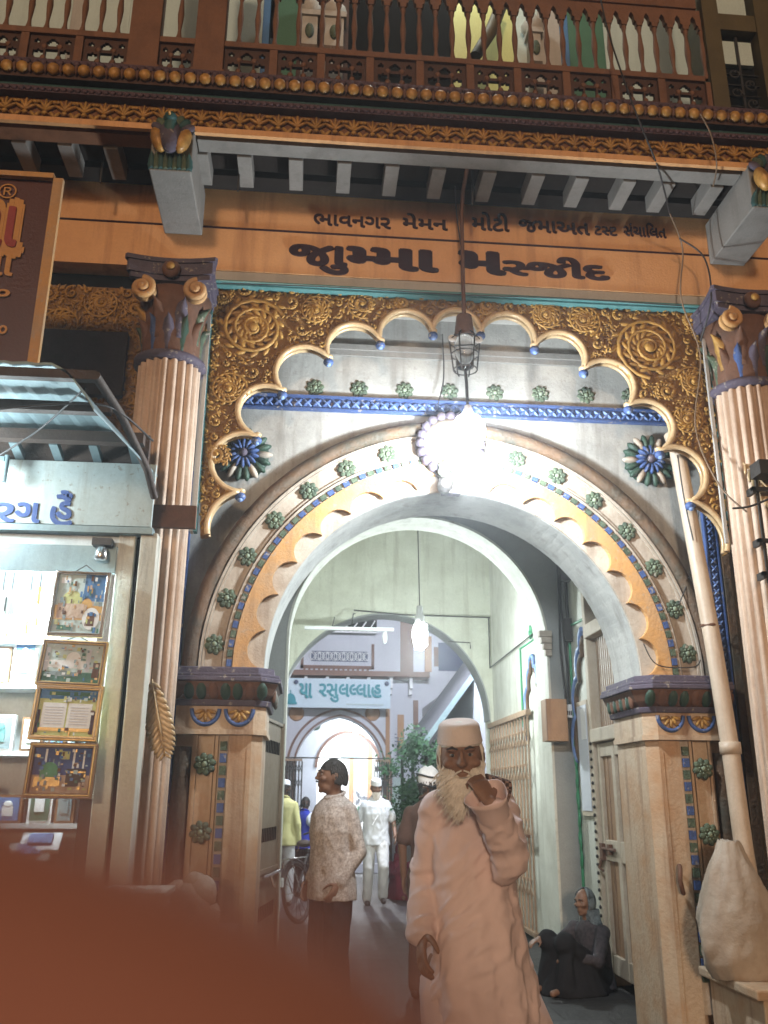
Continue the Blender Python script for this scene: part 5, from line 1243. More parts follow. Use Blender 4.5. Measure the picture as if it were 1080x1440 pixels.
# iron rack on the right column
rk = thing('iron_rack', 'dark iron rack with square brackets fixed on a fluted column', 'rack', at(1068, 760, 4.88))
m = MB('iron'); v0 = at(1062, 668, 4.9); v1 = at(1068, 862, 4.9)
m.bar((v0.x, 4.9, v0.z), (v0.x, 4.9, v1.z), .016, .016); m.bar((v0.x+.3, 4.9, v0.z), (v0.x+.3, 4.9, v1.z), .016, .016); m.build('upright', rk)
for py in (690, 762, 808):
    z = at(1066, py, 4.9).z; m = MB('iron'); m.box(v0.x-.05, v0.x+.36, 4.86, 4.885, z-.012, z+.012); m.box(v0.x-.05, v0.x-.03, 4.86, 4.94, z-.03, z+.012); m.build('cross_bar', rk)
m = MB('iron'); z = at(1066, 675, 4.9).z; m.box(v0.x-.03, v0.x+.35, 4.78, 4.9, z, z+.09); m.build('tray', rk)
# box on the pier: small handle and switch
v = at(955, 1238, 5.50); m = MB('rust'); m.tube([(v.x+.01, 5.50, v.z+.08), (v.x, 5.47, v.z+.07), (v.x-.01, 5.46, v.z), (v.x+.005, 5.47, v.z-.06), (v.x+.02, 5.50, v.z-.07)], .014, 8); tag(m.build('iron_hook'), 'rusty iron hook on the front of the right pier', 'hook')
# wires
def wire(lb, pts, r=.006, mt='cable'):
    P_ = [at(x, y, Y) for x, y, Y in pts]; out = []
    for i in range(len(P_)-1):
        p0 = P_[max(i-1, 0)]; p1 = P_[i]; p2 = P_[i+1]; p3 = P_[min(i+2, len(P_)-1)]
        for k in range(6):
            t_ = k/6; out.append(.5*((2*p1)+(-p0+p2)*t_+(2*p0-5*p1+4*p2-p3)*t_*t_+(-p0+3*p1-3*p2+p3)*t_**3))
    out.append(P_[-1]); m = MB(mt); m.tube(out, r, 5); tag(m.build('wire'), lb, 'wire', 'wires hanging over the front')
wire('thin dark wire hanging from the balcony rail down to the white joists', [(845, 0, 4.5), (860, 60, 4.5), (893, 155, 4.42), (925, 235, 4.6), (942, 300, 4.9)], .006)
wire('dark wire along the lettered beam to the right column', [(942, 300, 4.9), (960, 350, 5.1), (958, 420, 5.1), (985, 500, 5.2), (978, 600, 5.2), (1010, 680, 4.95), (1050, 720, 4.85)], .006, 'cable_tan')
wire('thin vertical wire behind the caged lantern', [(622, 470, 5.5), (624, 530, 5.5), (616, 568, 5.5)], .005)
wire('dark cable hanging near the left stall awning', [(120, 545, 3.8), (60, 600, 4.1), (0, 640, 4.3)], .005)
wire('dark cable across the front of the tin awning', [(0, 575, 3.8), (90, 568, 3.85), (160, 575, 4.0), (215, 620, 4.5)], .006)
wire('tangled cable running down beside the right column', [(955, 335, 5.0), (990, 362, 5.0), (1000, 420, 4.9), (985, 480, 5.1)], .006)
wire('long sagging wire in front of the balcony frieze', [(985, 160, 4.4), (1000, 190, 4.45), (1008, 230, 4.5), (1003, 262, 4.7)], .005, 'cable_tan')
wire('thin cable looped on the right pier of the arch', [(905, 905, 5.5), (925, 935, 5.48), (975, 938, 5.48), (985, 928, 5.5)], .004)
wire('thin dark wire crossing the side of the cream arch wall', [(985, 690, 5.5), (975, 790, 5.52), (955, 850, 5.52)], .004)
wire('cable running along the iron rack', [(1030, 715, 4.85), (1055, 712, 4.82), (1085, 700, 4.8)], .007)
wire('short cable below the drain pipe top', [(953, 640, 5.33), (962, 700, 5.33), (975, 760, 5.33)], .005)
wire('dark cord tied to the rod across the lettered beam', [(640, 262, 4.95), (642, 300, 5.1), (648, 345, 5.05)], .005)
wire('thin wire stretched along the lower edge of the lettered beam', [(310, 398, 5.18), (470, 404, 5.18), (640, 414, 5.18), (800, 420, 5.18), (960, 430, 5.18)], .004)

# bicycle standing inside on the left
bk = thing('bicycle', 'black bicycle with carrier standing beyond the sheet metal gate', 'bicycle', (.02, 12.2, 0))
th = R(62); BC = Vector((.24, 11.9, 0))
def Bq(x, y, z): return BC + Matrix.Rotation(th, 3, 'Z') @ (Matrix.Rotation(R(-8), 3, 'X') @ Vector((x, y, z)))
def circ(c, r, n=28): return [Bq(c[0]+r*math.cos(t_), 0, c[1]+r*math.sin(t_)) for t_ in [2*PI*i/n for i in range(n+1)]]
for wx in (-.52, .54):
    m = MB('black_plain'); m.tube(circ((wx, .34), .325), .022, 8); wo = m.build('wheel', bk)
    m = MB('iron'); m.tube(circ((wx, .34), .297), .010, 6)
    for k in range(14): m.tube([Bq(wx, 0, .34), Bq(wx+.297*math.cos(k*PI/7), 0, .34+.297*math.sin(k*PI/7))], .003, 4)
    m.build('rim', wo)
m = MB('black_plain')
for a_, b_ in (((-.52, .34), (-.05, .30)), ((-.05, .30), (-.18, .82)), ((-.18, .80), (.38, .78)), ((.38, .80), (.54, .34)), ((-.05, .30), (.40, .66)), ((-.52, .34), (-.17, .75)), ((.38, .78), (.34, .98))): m.tube([Bq(a_[0], 0, a_[1]), Bq(b_[0], 0, b_[1])], .017, 8)
m.build('frame', bk)
m = MB('black_plain'); m.tube([Bq(.30, -.28, 1.0), Bq(.36, -.2, 1.02), Bq(.34, 0, 1.0), Bq(.36, .2, 1.02), Bq(.30, .28, 1.0)], .014, 8); m.build('handlebar', bk)
m = MB('dark_wood'); m.ball(Bq(-.22, 0, .88), (.13, .085, .045), 12, 8, Matrix.Rotation(th, 3, 'Z')); m.build('saddle', bk)
m = MB('chrome'); m.tube([Bq(-.75, -.06, .72), Bq(-.3, -.06, .72), Bq(-.3, .06, .72), Bq(-.75, .06, .72), Bq(-.75, -.06, .72)], .010, 6)
for y in (-.06, .06): m.tube([Bq(-.7, y, .72), Bq(-.52, y, .34)], .008, 6)
m.build('carrier', bk)
m = MB('black_plain')
for wx in (-.52, .54): m.tube([Bq(wx+.365*math.cos(t_), 0, .34+.365*math.sin(t_)) for t_ in [R(20)+R(150)*i/14 for i in range(15)]], .018, 6)
m.build('mudguard', bk)
m = MB('white_plain'); c_ = Bq(-.89, 0, .48); m.obox(c_, (.03, .07, .1), Matrix.Rotation(th, 3, 'Z')); m.build('reflector', bk)
m = MB('iron'); m.lathe([(.09, 0), (.09, .012), (.02, .012)], Bq(-.05, -.05, .30), 18, ax='Y'); m.tube([Bq(-.05, -.06, .3), Bq(.08, -.08, .2)], .01, 6); m.build('crank', bk)
# ------------------------------------------------------------------ people
mat('skin_old', (.27, .15, .095), (.20, .105, .066), ns=14, rough=.55, bump=.15, bs=120)
mat('skin', (.20, .105, .065), (.15, .078, .048), ns=14, rough=.5, bump=.1, bs=120)
mat('kurta', (.76, .60, .58), (.64, .50, .48), ns=5, rough=.85, bump=.12, bs=220, fine=.08, spec=.15)
mat('cap_cloth', (.80, .70, .66), (.72, .62, .58), ns=14, rough=.9, bump=.3, bs=160, fine=.1, spec=.1)
mat('beard_hair', (.78, .74, .68), (.60, .55, .48), ns=30, rough=.7, bump=.1, amt=.9)
mat('dark_hair', (.022, .018, .016), (.05, .045, .04), ns=30, rough=.55, bump=.2)
mat('shirt_print', (.58, .51, .46), (.34, .28, .25), ns=30, rough=.85, bump=.1, bs=75, fine=.85, amt=.75, spec=.15)
mat('trouser_black', (.014, .013, .015), (.022, .02, .022), ns=8, rough=.85, bump=.1, spec=.15)
mat('white_cloth', (.66, .69, .72), (.54, .57, .61), ns=5, rough=.85, bump=.1, bs=200, fine=.08, spec=.15)
mat('white_trouser', (.56, .56, .55), (.42, .42, .42), ns=5, rough=.85, bump=.1, spec=.15)
mat('yellow_cloth', (.58, .55, .26), (.48, .45, .2), ns=6, rough=.85, bump=.1, spec=.15)
mat('blue_cloth', (.035, .05, .34), (.03, .04, .24), ns=6, rough=.85, bump=.1, spec=.15)
mat('maroon_cloth', (.14, .018, .035), (.09, .012, .025), ns=6, rough=.8, bump=.2)
mat('floral_cloth', (.36, .29, .20), (.13, .09, .08), ns=22, rough=.85, bump=.1, bs=60, fine=.6, amt=1, spec=.15)
mat('scarf_print', (.16, .20, .22), (.02, .024, .03), ns=26, rough=.8, bump=.15, amt=1)
mat('dark_print', (.06, .05, .058), (.022, .02, .024), ns=34, rough=.85, bump=.15, amt=1)
mat('brown_cloth', (.11, .06, .045), (.07, .04, .03), ns=8, rough=.85, bump=.15)
mat('shoe', (.022, .018, .016), (.04, .03, .025), ns=9, rough=.45)
mat('eye_white', (.32, .27, .24), (.28, .24, .2), ns=5, rough=.25, bump=0)
# checked scarf cloth
ck = mat('checked_cloth', (.20, .09, .06), (.14, .06, .045), ns=20, rough=.85, bump=.2)
_n = ck.node_tree.nodes; _l = ck.node_tree.links; _b = _n['Principled BSDF']; _g = _n.new('ShaderNodeNewGeometry'); _c = _n.new('ShaderNodeTexChecker'); _c.inputs['Scale'].default_value = 85
_c.inputs[1].default_value = (.05, .025, .02, 1); _c.inputs[2].default_value = (.26, .17, .13, 1); _l.new(_g.outputs['Position'], _c.inputs[0]); _l.new(_c.outputs[0], _b.inputs['Base Color'])

def fuse(mb, name, parent, voxel=.006, smooth=2, vf=None):
    o = mb.build('tmp'); w = Vector(o.location)
    rm = o.modifiers.new('r', 'REMESH'); rm.mode = 'VOXEL'; rm.voxel_size = voxel; rm.use_smooth_shade = True
    sm = o.modifiers.new('s', 'SMOOTH'); sm.factor = .5; sm.iterations = smooth
    me = bpy.data.meshes.new_from_object(o.evaluated_get(bpy.context.evaluated_depsgraph_get()))
    bpy.data.objects.remove(o)
    if vf:
        new = [vf(v.co+w, v.normal.copy())-w for v in me.vertices]
        me.vertices.foreach_set('co', [x for p in new for x in p]); me.update()
    n = bpy.data.objects.new(name, me); COL.objects.link(n); me.materials.clear(); me.materials.append(M[mb.mats[0]])
    me.polygons.foreach_set('use_smooth', [True]*len(me.polygons)); me.polygons.foreach_set('material_index', [0]*len(me.polygons))
    n.location = w-(wloc(parent) if parent else Vector()); n.parent = parent
    return n
def limb(m, pts, rad, seg=14):
    m.tube(pts, rad, seg)
    for p, r in zip(pts, rad): m.ball(p, r*.99, 12, 8)
def head_shape(m, F, s=1.0):                               # F maps local head coordinates (face towards -y) to the world
    vs = []; fs = []; NS, NR = 36, 26
    def g(p, c, w): return math.exp(-((p[0]-c[0])**2+(p[1]-c[1])**2+(p[2]-c[2])**2)/(w*w))
    for i in range(NR+1):
        t_ = PI*i/NR
        for k in range(NS):
            a_ = 2*PI*k/NS; p = [.074*math.sin(t_)*math.cos(a_), .096*math.sin(t_)*math.sin(a_), .116*math.cos(t_)]
            lo = max(0, -p[2]-.005)/.11
            p[0] *= 1-.30*lo**1.4
            if p[1] > 0: p[1] *= 1-.42*lo; 
            else: p[1] *= 1+.05*lo
            for sx in (-1, 1):
                e = g(p, (sx*.030, -.085, .012), .021); p[1] += .016*e
                e = g(p, (sx*.052, -.055, -.045), .028); p[0] -= sx*.007*e
            vs.append(F(p[0]*s, p[1]*s, p[2]*s))
    for i in range(NR):
        for k in range(NS): fs.append((i*NS+k, (i+1)*NS+k, (i+1)*NS+(k+1) % NS, i*NS+(k+1) % NS))
    m.add(vs, fs, True)
    def B(x, y, z, a, b, c): 
        base = MB('skin'); base.ball((0, 0, 0), (a*s, b*s, c*s), 10, 8); m.add([F(x*s+q[0], y*s+q[1], z*s+q[2]) for q in base.v], base.f, True)
    B(0, -.104, -.018, .015, .020, .013); B(0, -.097, .002, .0095, .016, .030); B(0, -.098, -.018, .019, .010, .009)
    for sx in (-1, 1):
        B(sx*.029, -.083, .030, .026, .011, .009); B(sx*.044, -.068, -.018, .024, .022, .017); B(sx*.077, .012, .0, .010, .019, .032)
    B(0, -.032, -.070, .054, .052, .044); B(0, -.066, -.062, .036, .026, .034)
    B(0, -.091, -.052, .024, .008, .006); B(0, -.089, -.064, .021, .009, .0065); B(0, -.072, -.098, .022, .018, .016)
def hand(m, wrist, d, nrm, side, curl=.5, s=1.0, spread=.12):
    """wrist point, finger direction d, palm normal nrm (towards the palm side), thumb on +side of d x nrm"""
    d = Vector(d).normalized(); nrm = Vector(nrm); nrm = (nrm-d*nrm.dot(d)).normalized(); sd = d.cross(nrm)*side; w = Vector(wrist)
    rings = []
    for u, hw, th in ((0, .026, .018), (.3, .034, .017), (.65, .041, .015), (1, .040, .011)):
        c = w+d*(.088*u*s); rings.append([c+sd*(hw*s*math.cos(t_))+nrm*(th*s*math.sin(t_)) for t_ in [2*PI*k/14 for k in range(14)]])
    m.loft(rings)
    for k, (off, ln, r) in enumerate(((.030, .070, .0088), (.010, .080, .0092), (-.011, .074, .0088), (-.030, .057, .0078))):
        p = w+d*(.082*s)+sd*(off*s); a_ = curl*.55*(1+.12*k); dr = (d+sd*(off*spread*18*.1)).normalized(); pts = [p-dr*.012*s]; q = p
        for j, f in enumerate((.45, .32, .23)):
            dd = dr*math.cos(a_)+nrm*math.sin(a_); q = q+dd*(ln*f*s); pts.append(q); a_ += curl*(.85+.1*k)
        limb(m, pts, [r*s*1.05, r*s, r*s*.93, r*s*.8], 9)
    p = w+d*(.022*s)+sd*(.026*s); t1 = p+(d*.5+sd*.75+nrm*.35).normalized()*(.036*s); t2 = t1+(d*.85+sd*.35+nrm*.45).normalized()*(.032*s); t3 = t2+(d*.9+sd*.05+nrm*.45).normalized()*(.026*s)
    limb(m, [p, t1, t2, t3], [.013*s, .0115*s, .010*s, .008*s], 10)
def ringpts(c, rx, ry, n=44, fold=0, k=9, ph=0, rot=0, nz_=.0):
    out = []
    for i in range(n):
        t_ = 2*PI*i/n; f = 1+fold*(math.sin(k*t_+ph)+.6*math.sin((k*.5+2.5)//1*t_+ph*1.7+1)) + nz_*mnoise.noise(Vector((math.cos(t_)*2.2, math.sin(t_)*2.2, c[2]*3)))
        x, y = rx*f*math.cos(t_), ry*f*math.sin(t_); out.append((c[0]+x*math.cos(rot)-y*math.sin(rot), c[1]+x*math.sin(rot)+y*math.cos(rot), c[2]))
    return out
def wrinkle(amp, sc=(9, 9, 5), seed=0):
    def f(co, no):
        q = Vector((co.x*sc[0]+seed, co.y*sc[1], co.z*sc[2])); r = 1-abs(mnoise.noise(q))*2; r2 = mnoise.noise(q*2.3)
        return co + no*(amp*(r-.4)+amp*.4*r2)
    return f
def frame(c, yaw, pitch=0, roll=0):                         # local -> world, face towards -y turned by yaw
    q = Matrix.Rotation(yaw, 3, 'Z') @ Matrix.Rotation(pitch, 3, 'X') @ Matrix.Rotation(roll, 3, 'Y'); c = Vector(c)
    return lambda x, y, z: c + q @ Vector((x, y, z))
def eyes(parent, F, s=1.0):
    m = MB('eye_white')
    for sx in (-1, 1): m.use('eye_white').ball(F(sx*.030*s, -.0735*s, .010*s), (.0125*s, .009*s, .0062*s), 10, 8); m.use('dark_hair').ball(F(sx*.030*s, -.0800*s, .0105*s), .0056*s, 8, 6)
    m.build('eyes', parent)
    m = MB('dark_hair')
    for sx in (-1, 1): m.tube([F(sx*.012*s, -.097*s, .030*s), F(sx*.030*s, -.098*s, .037*s), F(sx*.050*s, -.084*s, .031*s)], [.003*s, .0045*s, .002*s], 6)
    return m.build('eyebrows', parent)
def cap(parent, F, s=1.0, mt='cap_cloth', h=.085, z0=.045, tilt=-.10):
    m = MB(mt); rings = []
    for i in range(10):
        u = i/9; sc = 1 if u < .7 else 1-((u-.7)/.3)**2*.45
        rings.append([F((.0825-.011*u)*s*sc*math.cos(t_), (.103-.006*u)*s*sc*math.sin(t_)+.004*s, (z0+h*min(1, u*1.12)+tilt*.103*math.sin(t_)*(-1))*s) for t_ in [2*PI*k/36 for k in range(36)]])
    m.loft(rings); return m.build('skullcap', parent)
def hair(parent, F, s=1.0, mt='dark_hair', n=420, low=-.055, seed=1, grey=0):
    rd = random.Random(seed); m = MB(mt)
    sh_ = [[F(.080*s*math.sin(t_)*math.cos(a_), (.101*math.sin(t_)*math.sin(a_)+.004)*s, .123*s*math.cos(t_)) for a_ in [2*PI*k/30 for k in range(30)]] for t_ in [PI*.001+PI*.40*i/7 for i in range(8)]]
    m.loft(sh_)
    for i in range(n):
        a_ = rd.uniform(-.35, PI+.35); z = rd.uniform(low, .10)
        if z < .03 and not (0.05 < a_ < PI-.05): continue
        c = math.sqrt(max(0, 1-(z/.122)**2)); p = (.079*c*math.cos(a_), .100*c*math.sin(a_)+.003, z)
        m.tube([F(p[0]*s, p[1]*s, p[2]*s), F(p[0]*1.05*s, p[1]*1.05*s, (p[2]-.012)*s), F(p[0]*1.02*s, p[1]*1.03*s, (p[2]-.03)*s)], [.006*s, .0065*s, .002*s], 5)
    return m.build('hair', parent)

def person(label, loc, yaw, J, top, bottom, skin='skin', hd=(0, 0, 0), voxel=.009, s=1.0, sleeve='long', tuck=.86, topw=1.0, wr=.004, shoes='shoe', sandals=False):
    """Standing or walking figure. J overrides joint positions (local, facing -y)."""
    o = thing('person', label, 'person', loc); loc = Vector(loc); q = Matrix.Rotation(yaw, 3, 'Z')
    def W(p): return loc + q @ (Vector(p)*s)
    j = dict(neck=(0, .015, 1.42), head=(0, -.01, 1.575), shR=(-.152, .02, 1.348), shL=(.152, .02, 1.348), elR=(-.215, .04, 1.10), elL=(.215, .04, 1.10), wrR=(-.225, -.02, .86), wrL=(.225, -.02, .86),
             hipR=(-.09, 0, .90), hipL=(.09, 0, .90), knR=(-.10, -.02, .49), knL=(.10, -.02, .49), anR=(-.105, .02, .08), anL=(.105, .02, .08))
    j.update(J); P = {k: W(v) for k, v in j.items()}
    m = MB(skin); F = frame(P['head'], yaw+hd[0], hd[1], hd[2]); head_shape(m, F, s)
    limb(m, [P['neck']-Vector((0, 0, .03)), P['neck'].lerp(P['head'], .55)], [.056*s, .052*s])
    def torso(mm, k, z0=.84, fold=0, n=44, flare=0):
        R_ = []
        for z, rx, ry, oy in ((.80, .168, .118, .005), (.90, .165, .115, .005), (1.0, .152, .108, 0), (1.10, .150, .105, -.005), (1.22, .165, .112, -.005), (1.32, .172, .108, .005), (1.385, .155, .09, .012), (1.43, .088, .066, .015), (1.455, .056, .052, .015)):
            if z < z0: continue
            fl = 1+flare*max(0, (1.12-z))
            R_.append([W((x, y, zz)) for x, y, zz in ringpts((0, oy, z), rx*k*fl, ry*k*fl, n, fold*max(0, 1.3-z)/.5, 9, z*3)])
        mm.loft(R_)
    torso(m, .90)
    for a in 'RL':
        limb(m, [P['sh'+a], P['el'+a], P['wr'+a]], [.047*s, .037*s, .026*s]); d = (P['wr'+a]-P['el'+a]).normalized()
        hand(m, P['wr'+a]+d*.004, d, q @ Vector((1 if a == 'R' else -1, .1, 0)), 1 if a == 'R' else -1, .35, .95*s)
        limb(m, [P['hip'+a], P['kn'+a], P['an'+a]], [.078*s, .055*s, .036*s])
        limb(m, [P['an'+a]-Vector((0, 0, .03*s)), P['an'+a]+q @ Vector((0, -.13, -.055))*s], [.036*s, .028*s])
    fuse(m, 'body', o, min(voxel, .0075))
    # clothes
    m = MB(top); torso(m, 1.10*topw, tuck, .02, 44, .10)
    for a in 'RL':
        if sleeve == 'long': limb(m, [P['sh'+a], P['el'+a], P['el'+a].lerp(P['wr'+a], .93)], [.058*s*topw, .052*s, .042*s])
        else: limb(m, [P['sh'+a], P['sh'+a].lerp(P['el'+a], .80)], [.060*s*topw, .064*s])
    fuse(m, 'shirt', o, voxel, 2, wrinkle(wr, (11, 11, 7), loc.x*7))
    m = MB(top); m.tube([P['neck']+q @ Vector(((.064+.008*math.cos(t_)**2)*math.cos(t_), .066*math.sin(t_)-.004, .034+.022*math.sin(t_)))*s for t_ in [2*PI*k/18 for k in range(19)]], .013*s, 7); m.build('collar', o)
    m = MB(bottom)
    m.loft([[W(p) for p in ringpts((0, .005, z), rx, .118, 36)] for z, rx in ((1.02, .150), (.94, .166), (.84, .172), (.80, .165))])
    for a in 'RL': limb(m, [P['hip'+a]-Vector((0, 0, .02)), P['kn'+a], P['an'+a]+Vector((0, 0, .01))], [.098*s, .079*s, .068*s])
    fuse(m, 'trousers', o, voxel, 2, wrinkle(wr, (12, 12, 6), 3))
    for a in 'RL':
        m = MB(shoes); f = q @ Vector((0, -1, 0)); b = P['an'+a]; limb(m, [b+Vector((0, 0, -.035))-f*.03, b+f*.08*s+Vector((0, 0, -.045*s)), b+f*.15*s+Vector((0, 0, -.052*s))], [.040*s, .040*s, .032*s]); fuse(m, 'shoe', o, .008)
    return o, P, F

# the old man walking towards us
OM = Vector((.60, 3.34, 0)); om = thing('person', 'old bearded man in pinkish white tunic and skullcap, hand raised to his mouth', 'person', OM)
HC = at(648, 1064, 3.24); HF = frame(HC, R(-8), R(6), R(-3))
shR, shL = Vector((.480, 3.36, 1.385)), Vector((.715, 3.38, 1.400)); elR, wrR = Vector((.438, 3.40, 1.15)), Vector((.418, 3.30, .975)); elL, wrL = Vector((.705, 3.19, 1.225)), Vector((.622, 3.085, 1.405))
sk = MB('skin_old'); head_shape(sk, HF, 1.0)
limb(sk, [Vector((.60, 3.36, 1.40)), Vector((.585, 3.30, 1.50))], [.062, .056])
sk.loft([ringpts((.60+dx, 3.37, z), rx, ry, 36) for z, rx, ry, dx in ((.84, .12, .10, .0), (1.0, .11, .09, 0), (1.2, .115, .09, 0), (1.34, .11, .07, 0), (1.41, .07, .05, 0))])
limb(sk, [shR, elR, wrR], [.045, .036, .026]); limb(sk, [shL, elL, wrL], [.045, .036, .026])
hand(sk, wrR, (-.02, -.10, -.12), (.9, .15, -.1), 1, .42, 1.0); hand(sk, wrL, (-.035, .03, .075), (-.3, .9, -.3), -1, .85, .92)
for hx, kx, ky in ((.52, .52, 3.30), (.70, .70, 3.42)):
    limb(sk, [(hx, 3.37, .88), (kx, ky, .48), (kx, ky+.08, .09)], [.08, .055, .036]); limb(sk, [(kx, ky+.07, .05), (kx, ky-.08, .035)], [.036, .028])
fuse(sk, 'body', om, .0055, 2)
ku = MB('kurta')
ku.loft([ringpts((.605+dx, 3.365+dy, z), rx, ry, 72, fo, 11, ph, 0, .06) for z, rx, ry, dx, dy, fo, ph in (
    (.52, .200, .18, .035, 0, .060, .3), (.66, .195, .172, .03, 0, .055, .5), (.80, .190, .158, .022, -.005, .045, .9), (.95, .168, .145, .012, -.01, .035, 1.2), (1.08, .152, .132, .004, -.01, .025, 1.4),
    (1.20, .142, .122, -.004, -.01, .015, 1.4), (1.30, .138, .112, -.008, -.005, .010, 1), (1.37, .128, .095, -.008, .002, 0, 1), (1.415, .10, .075, -.010, 0, 0, 1), (1.45, .068, .064, -.012, -.01, 0, 1))])
limb(ku, [shR, elR, elR.lerp(wrR, .5), elR.lerp(wrR, .94)], [.060, .054, .052, .052]); limb(ku, [shL, shL.lerp(elL, .55), elL, elL.lerp(wrL, .45), elL.lerp(wrL, .80)], [.062, .066, .062, .056, .056])
ku.ball(elL+Vector((-.01, .03, -.035)), (.055, .06, .05), 14, 10)
def kfold(co, no):
    w_ = mnoise.noise_vector(Vector((co.x*2.5, co.y*2.5, co.z*2.0)))*.16
    q = Vector((co.x*7.5+co.z*1.4, co.y*7, co.z*1.5))+w_*7; a_ = (1-abs(mnoise.noise(q))*2.4)
    q2 = Vector((co.x*9-co.z*7, co.y*9, co.z*8+4))+w_*9; b_ = max(0, 1-abs(mnoise.noise(q2))*3.2)
    lo = min(1, max(.1, (1.30-co.z)*2)); c_ = max(0, 1-abs(mnoise.noise(Vector((co.x*16, co.y*16, co.z*13))+w_*12))*3)
    return co + no*(.011*(a_-.5)*lo*(.4+.9*abs(w_.x)*6) + .010*(b_-.3) + .004*(c_-.3))
fuse(ku, 'tunic', om, .0075, 2, kfold)
m = MB('kurta'); fl = []
for i in range(13):                                        # tail of the tunic swinging out to the side
    u = i/12; x0_ = .755+.04*u; z = .94-.32*u; fl.append([(x0_-.02*u-.05, 3.30+.01*math.sin(u*7), z), (x0_+.02+.10*u, 3.36+.03*math.sin(u*6), z-.05*u), (x0_+.02+.10*u, 3.375+.03*math.sin(u*6), z-.05*u), (x0_-.02*u-.05, 3.318+.01*math.sin(u*7), z)])
m.loft(fl); m.build('tunic_tail', om)
# cuff of the raised sleeve, falling open
m = MB('kurta'); ax_ = (wrL-elL).normalized(); s1 = ax_.orthogonal().normalized(); s2 = ax_.cross(s1); rg = []
for u, r_ in ((.0, .056), (.35, .058), (.7, .064), (1, .074)):
    c = elL.lerp(wrL, .78)+ax_*(.085*u); rg.append([c+(s1*math.cos(t_)+s2*math.sin(t_))*r_*(1+.10*math.sin(3*t_+1)*u) for t_ in [2*PI*k/26 for k in range(26)]])
for u, r_ in ((1, .071), (.5, .056), (0, .050)):
    c = elL.lerp(wrL, .78)+ax_*(.085*u-.002); rg.append([c+(s1*math.cos(t_)+s2*math.sin(t_))*r_*(1+.10*math.sin(3*t_+1)*u) for t_ in [2*PI*k/26 for k in range(26)]])
m.loft(rg, closed=False); m.build('cuff', om)
m = MB('kurta'); m.tube([(.595+.082*math.cos(t_), 3.345+.075*math.sin(t_), 1.462+.018*math.sin(t_)) for t_ in [2*PI*k/24 for k in range(25)]], .014, 8); m.build('collar', om)
for hx, kx, ky in ((.52, .52, 3.30), (.70, .70, 3.42)): m = MB('kurta'); limb(m, [(hx, 3.37, .80), (kx, ky, .48), (kx, ky+.08, .13)], [.105, .095, .08]); fuse(m, 'trouser_leg', om, .012, 2, wrinkle(.006))
for kx, ky in ((.52, 3.30), (.70, 3.42)): m = MB('shoe'); limb(m, [(kx, ky+.09, .035), (kx, ky-.02, .03), (kx, ky-.13, .028)], [.04, .042, .034]); fuse(m, 'shoe', om, .008)
hair(om, HF, 1.0, 'beard_hair', 380, -.03, 21); eyes(om, HF); cap(om, HF, .99, 'cap_cloth', .072, .052)
m = MB('beard_hair'); rd = random.Random(12)               # long full beard and moustache
rg = []
for i in range(12):
    u = i/11; z = -.068-.085*u; rx = .050*(1-.45*u**1.6); ry = .034*(1-.5*u); rg.append([HF(-.026*u+rx*math.cos(t_)*(1+.08*math.sin(5*t_+u*5)), -.072-.012*u+ry*math.sin(t_), z+.012*abs(math.cos(t_))*(1-u)) for t_ in [2*PI*k/22 for k in range(22)]])
m.loft(rg)
for i in range(620):
    x = max(-.066, min(.066, rd.gauss(0, .030))); z = -.066-.035*rd.random()+abs(x)*.85; y = -.093+abs(x)*.75*abs(x)/.05
    L_ = rd.uniform(.05, .135)*(1-abs(x)*4); sp = rd.gauss(0, .016)
    m.tube([HF(x, y, z), HF(x*1.15, y-.016, z-L_*.35), HF(x*1.15-.018+sp*.5, y-.014+rd.gauss(0, .008), z-L_*.7), HF(x*1.0-.036+sp, y-.002+rd.gauss(0, .010), z-L_)], [.0026, .0030, .0022, .0006], 4)
for i in range(60):
    sx = rd.choice((-1, 1)); u = rd.random(); m.tube([HF(sx*.004, -.104, -.040), HF(sx*(.018+.01*u), -.102, -.045-.006*u), HF(sx*(.036+.008*u), -.086, -.062-.02*u)], [.0035, .0035, .001], 4)
for i in range(90):                                         # side whiskers
    sx = rd.choice((-1, 1)); u = rd.random(); z = .02-.08*u; m.tube([HF(sx*.076, -.012-.022*u, z), HF(sx*.077, -.022-.03*u, z-.03)], [.004, .002], 4)
m.build('beard', om)
m = MB('checked_cloth'); rg = []                            # checked scarf over his shoulder
for i in range(16):
    u = i/15; a_ = -1.0+2.5*u; c = Vector((.672+.012*math.sin(u*5), 3.370-.150*math.cos(a_*1.05+.35)*(1.0), 1.405+.085*math.sin(PI*min(1, u*1.05))-.09*(u > .75)*(u-.75)*4))
    hw = .042+.006*math.sin(u*9); rg.append([c+Vector((-hw, 0, .014)), c+Vector((hw, 0, -.006)), c+Vector((hw, .012, -.016)), c+Vector((-hw, .012, .002))])
m.loft(rg, smooth=False); m.build('scarf', om)

# the man in the printed shirt, seen from the side
mp, P_, F_ = person('man in a beige printed shirt and black trousers standing in side view in the gateway', (.20, 6.3, 0), R(-58),
    dict(elR=(-.20, .08, 1.10), wrR=(-.17, -.06, .90), elL=(.195, .085, 1.10), wrL=(.165, -.04, .91), head=(0, -.012, 1.575)), 'shirt_print', 'trouser_black', hd=(R(-26), R(-4), 0), voxel=.009, wr=.007, tuck=.80, topw=1.06, s=.985)
hair(mp, F_, .985, 'dark_hair', 620, -.028, 3); eyes(mp, F_, .985)
m = MB('dark_hair'); m.tube([F_(-.03, -.094, -.042), F_(0, -.104, -.038), F_(.03, -.094, -.042)], [.004, .007, .004], 7); m.build('moustache', mp)

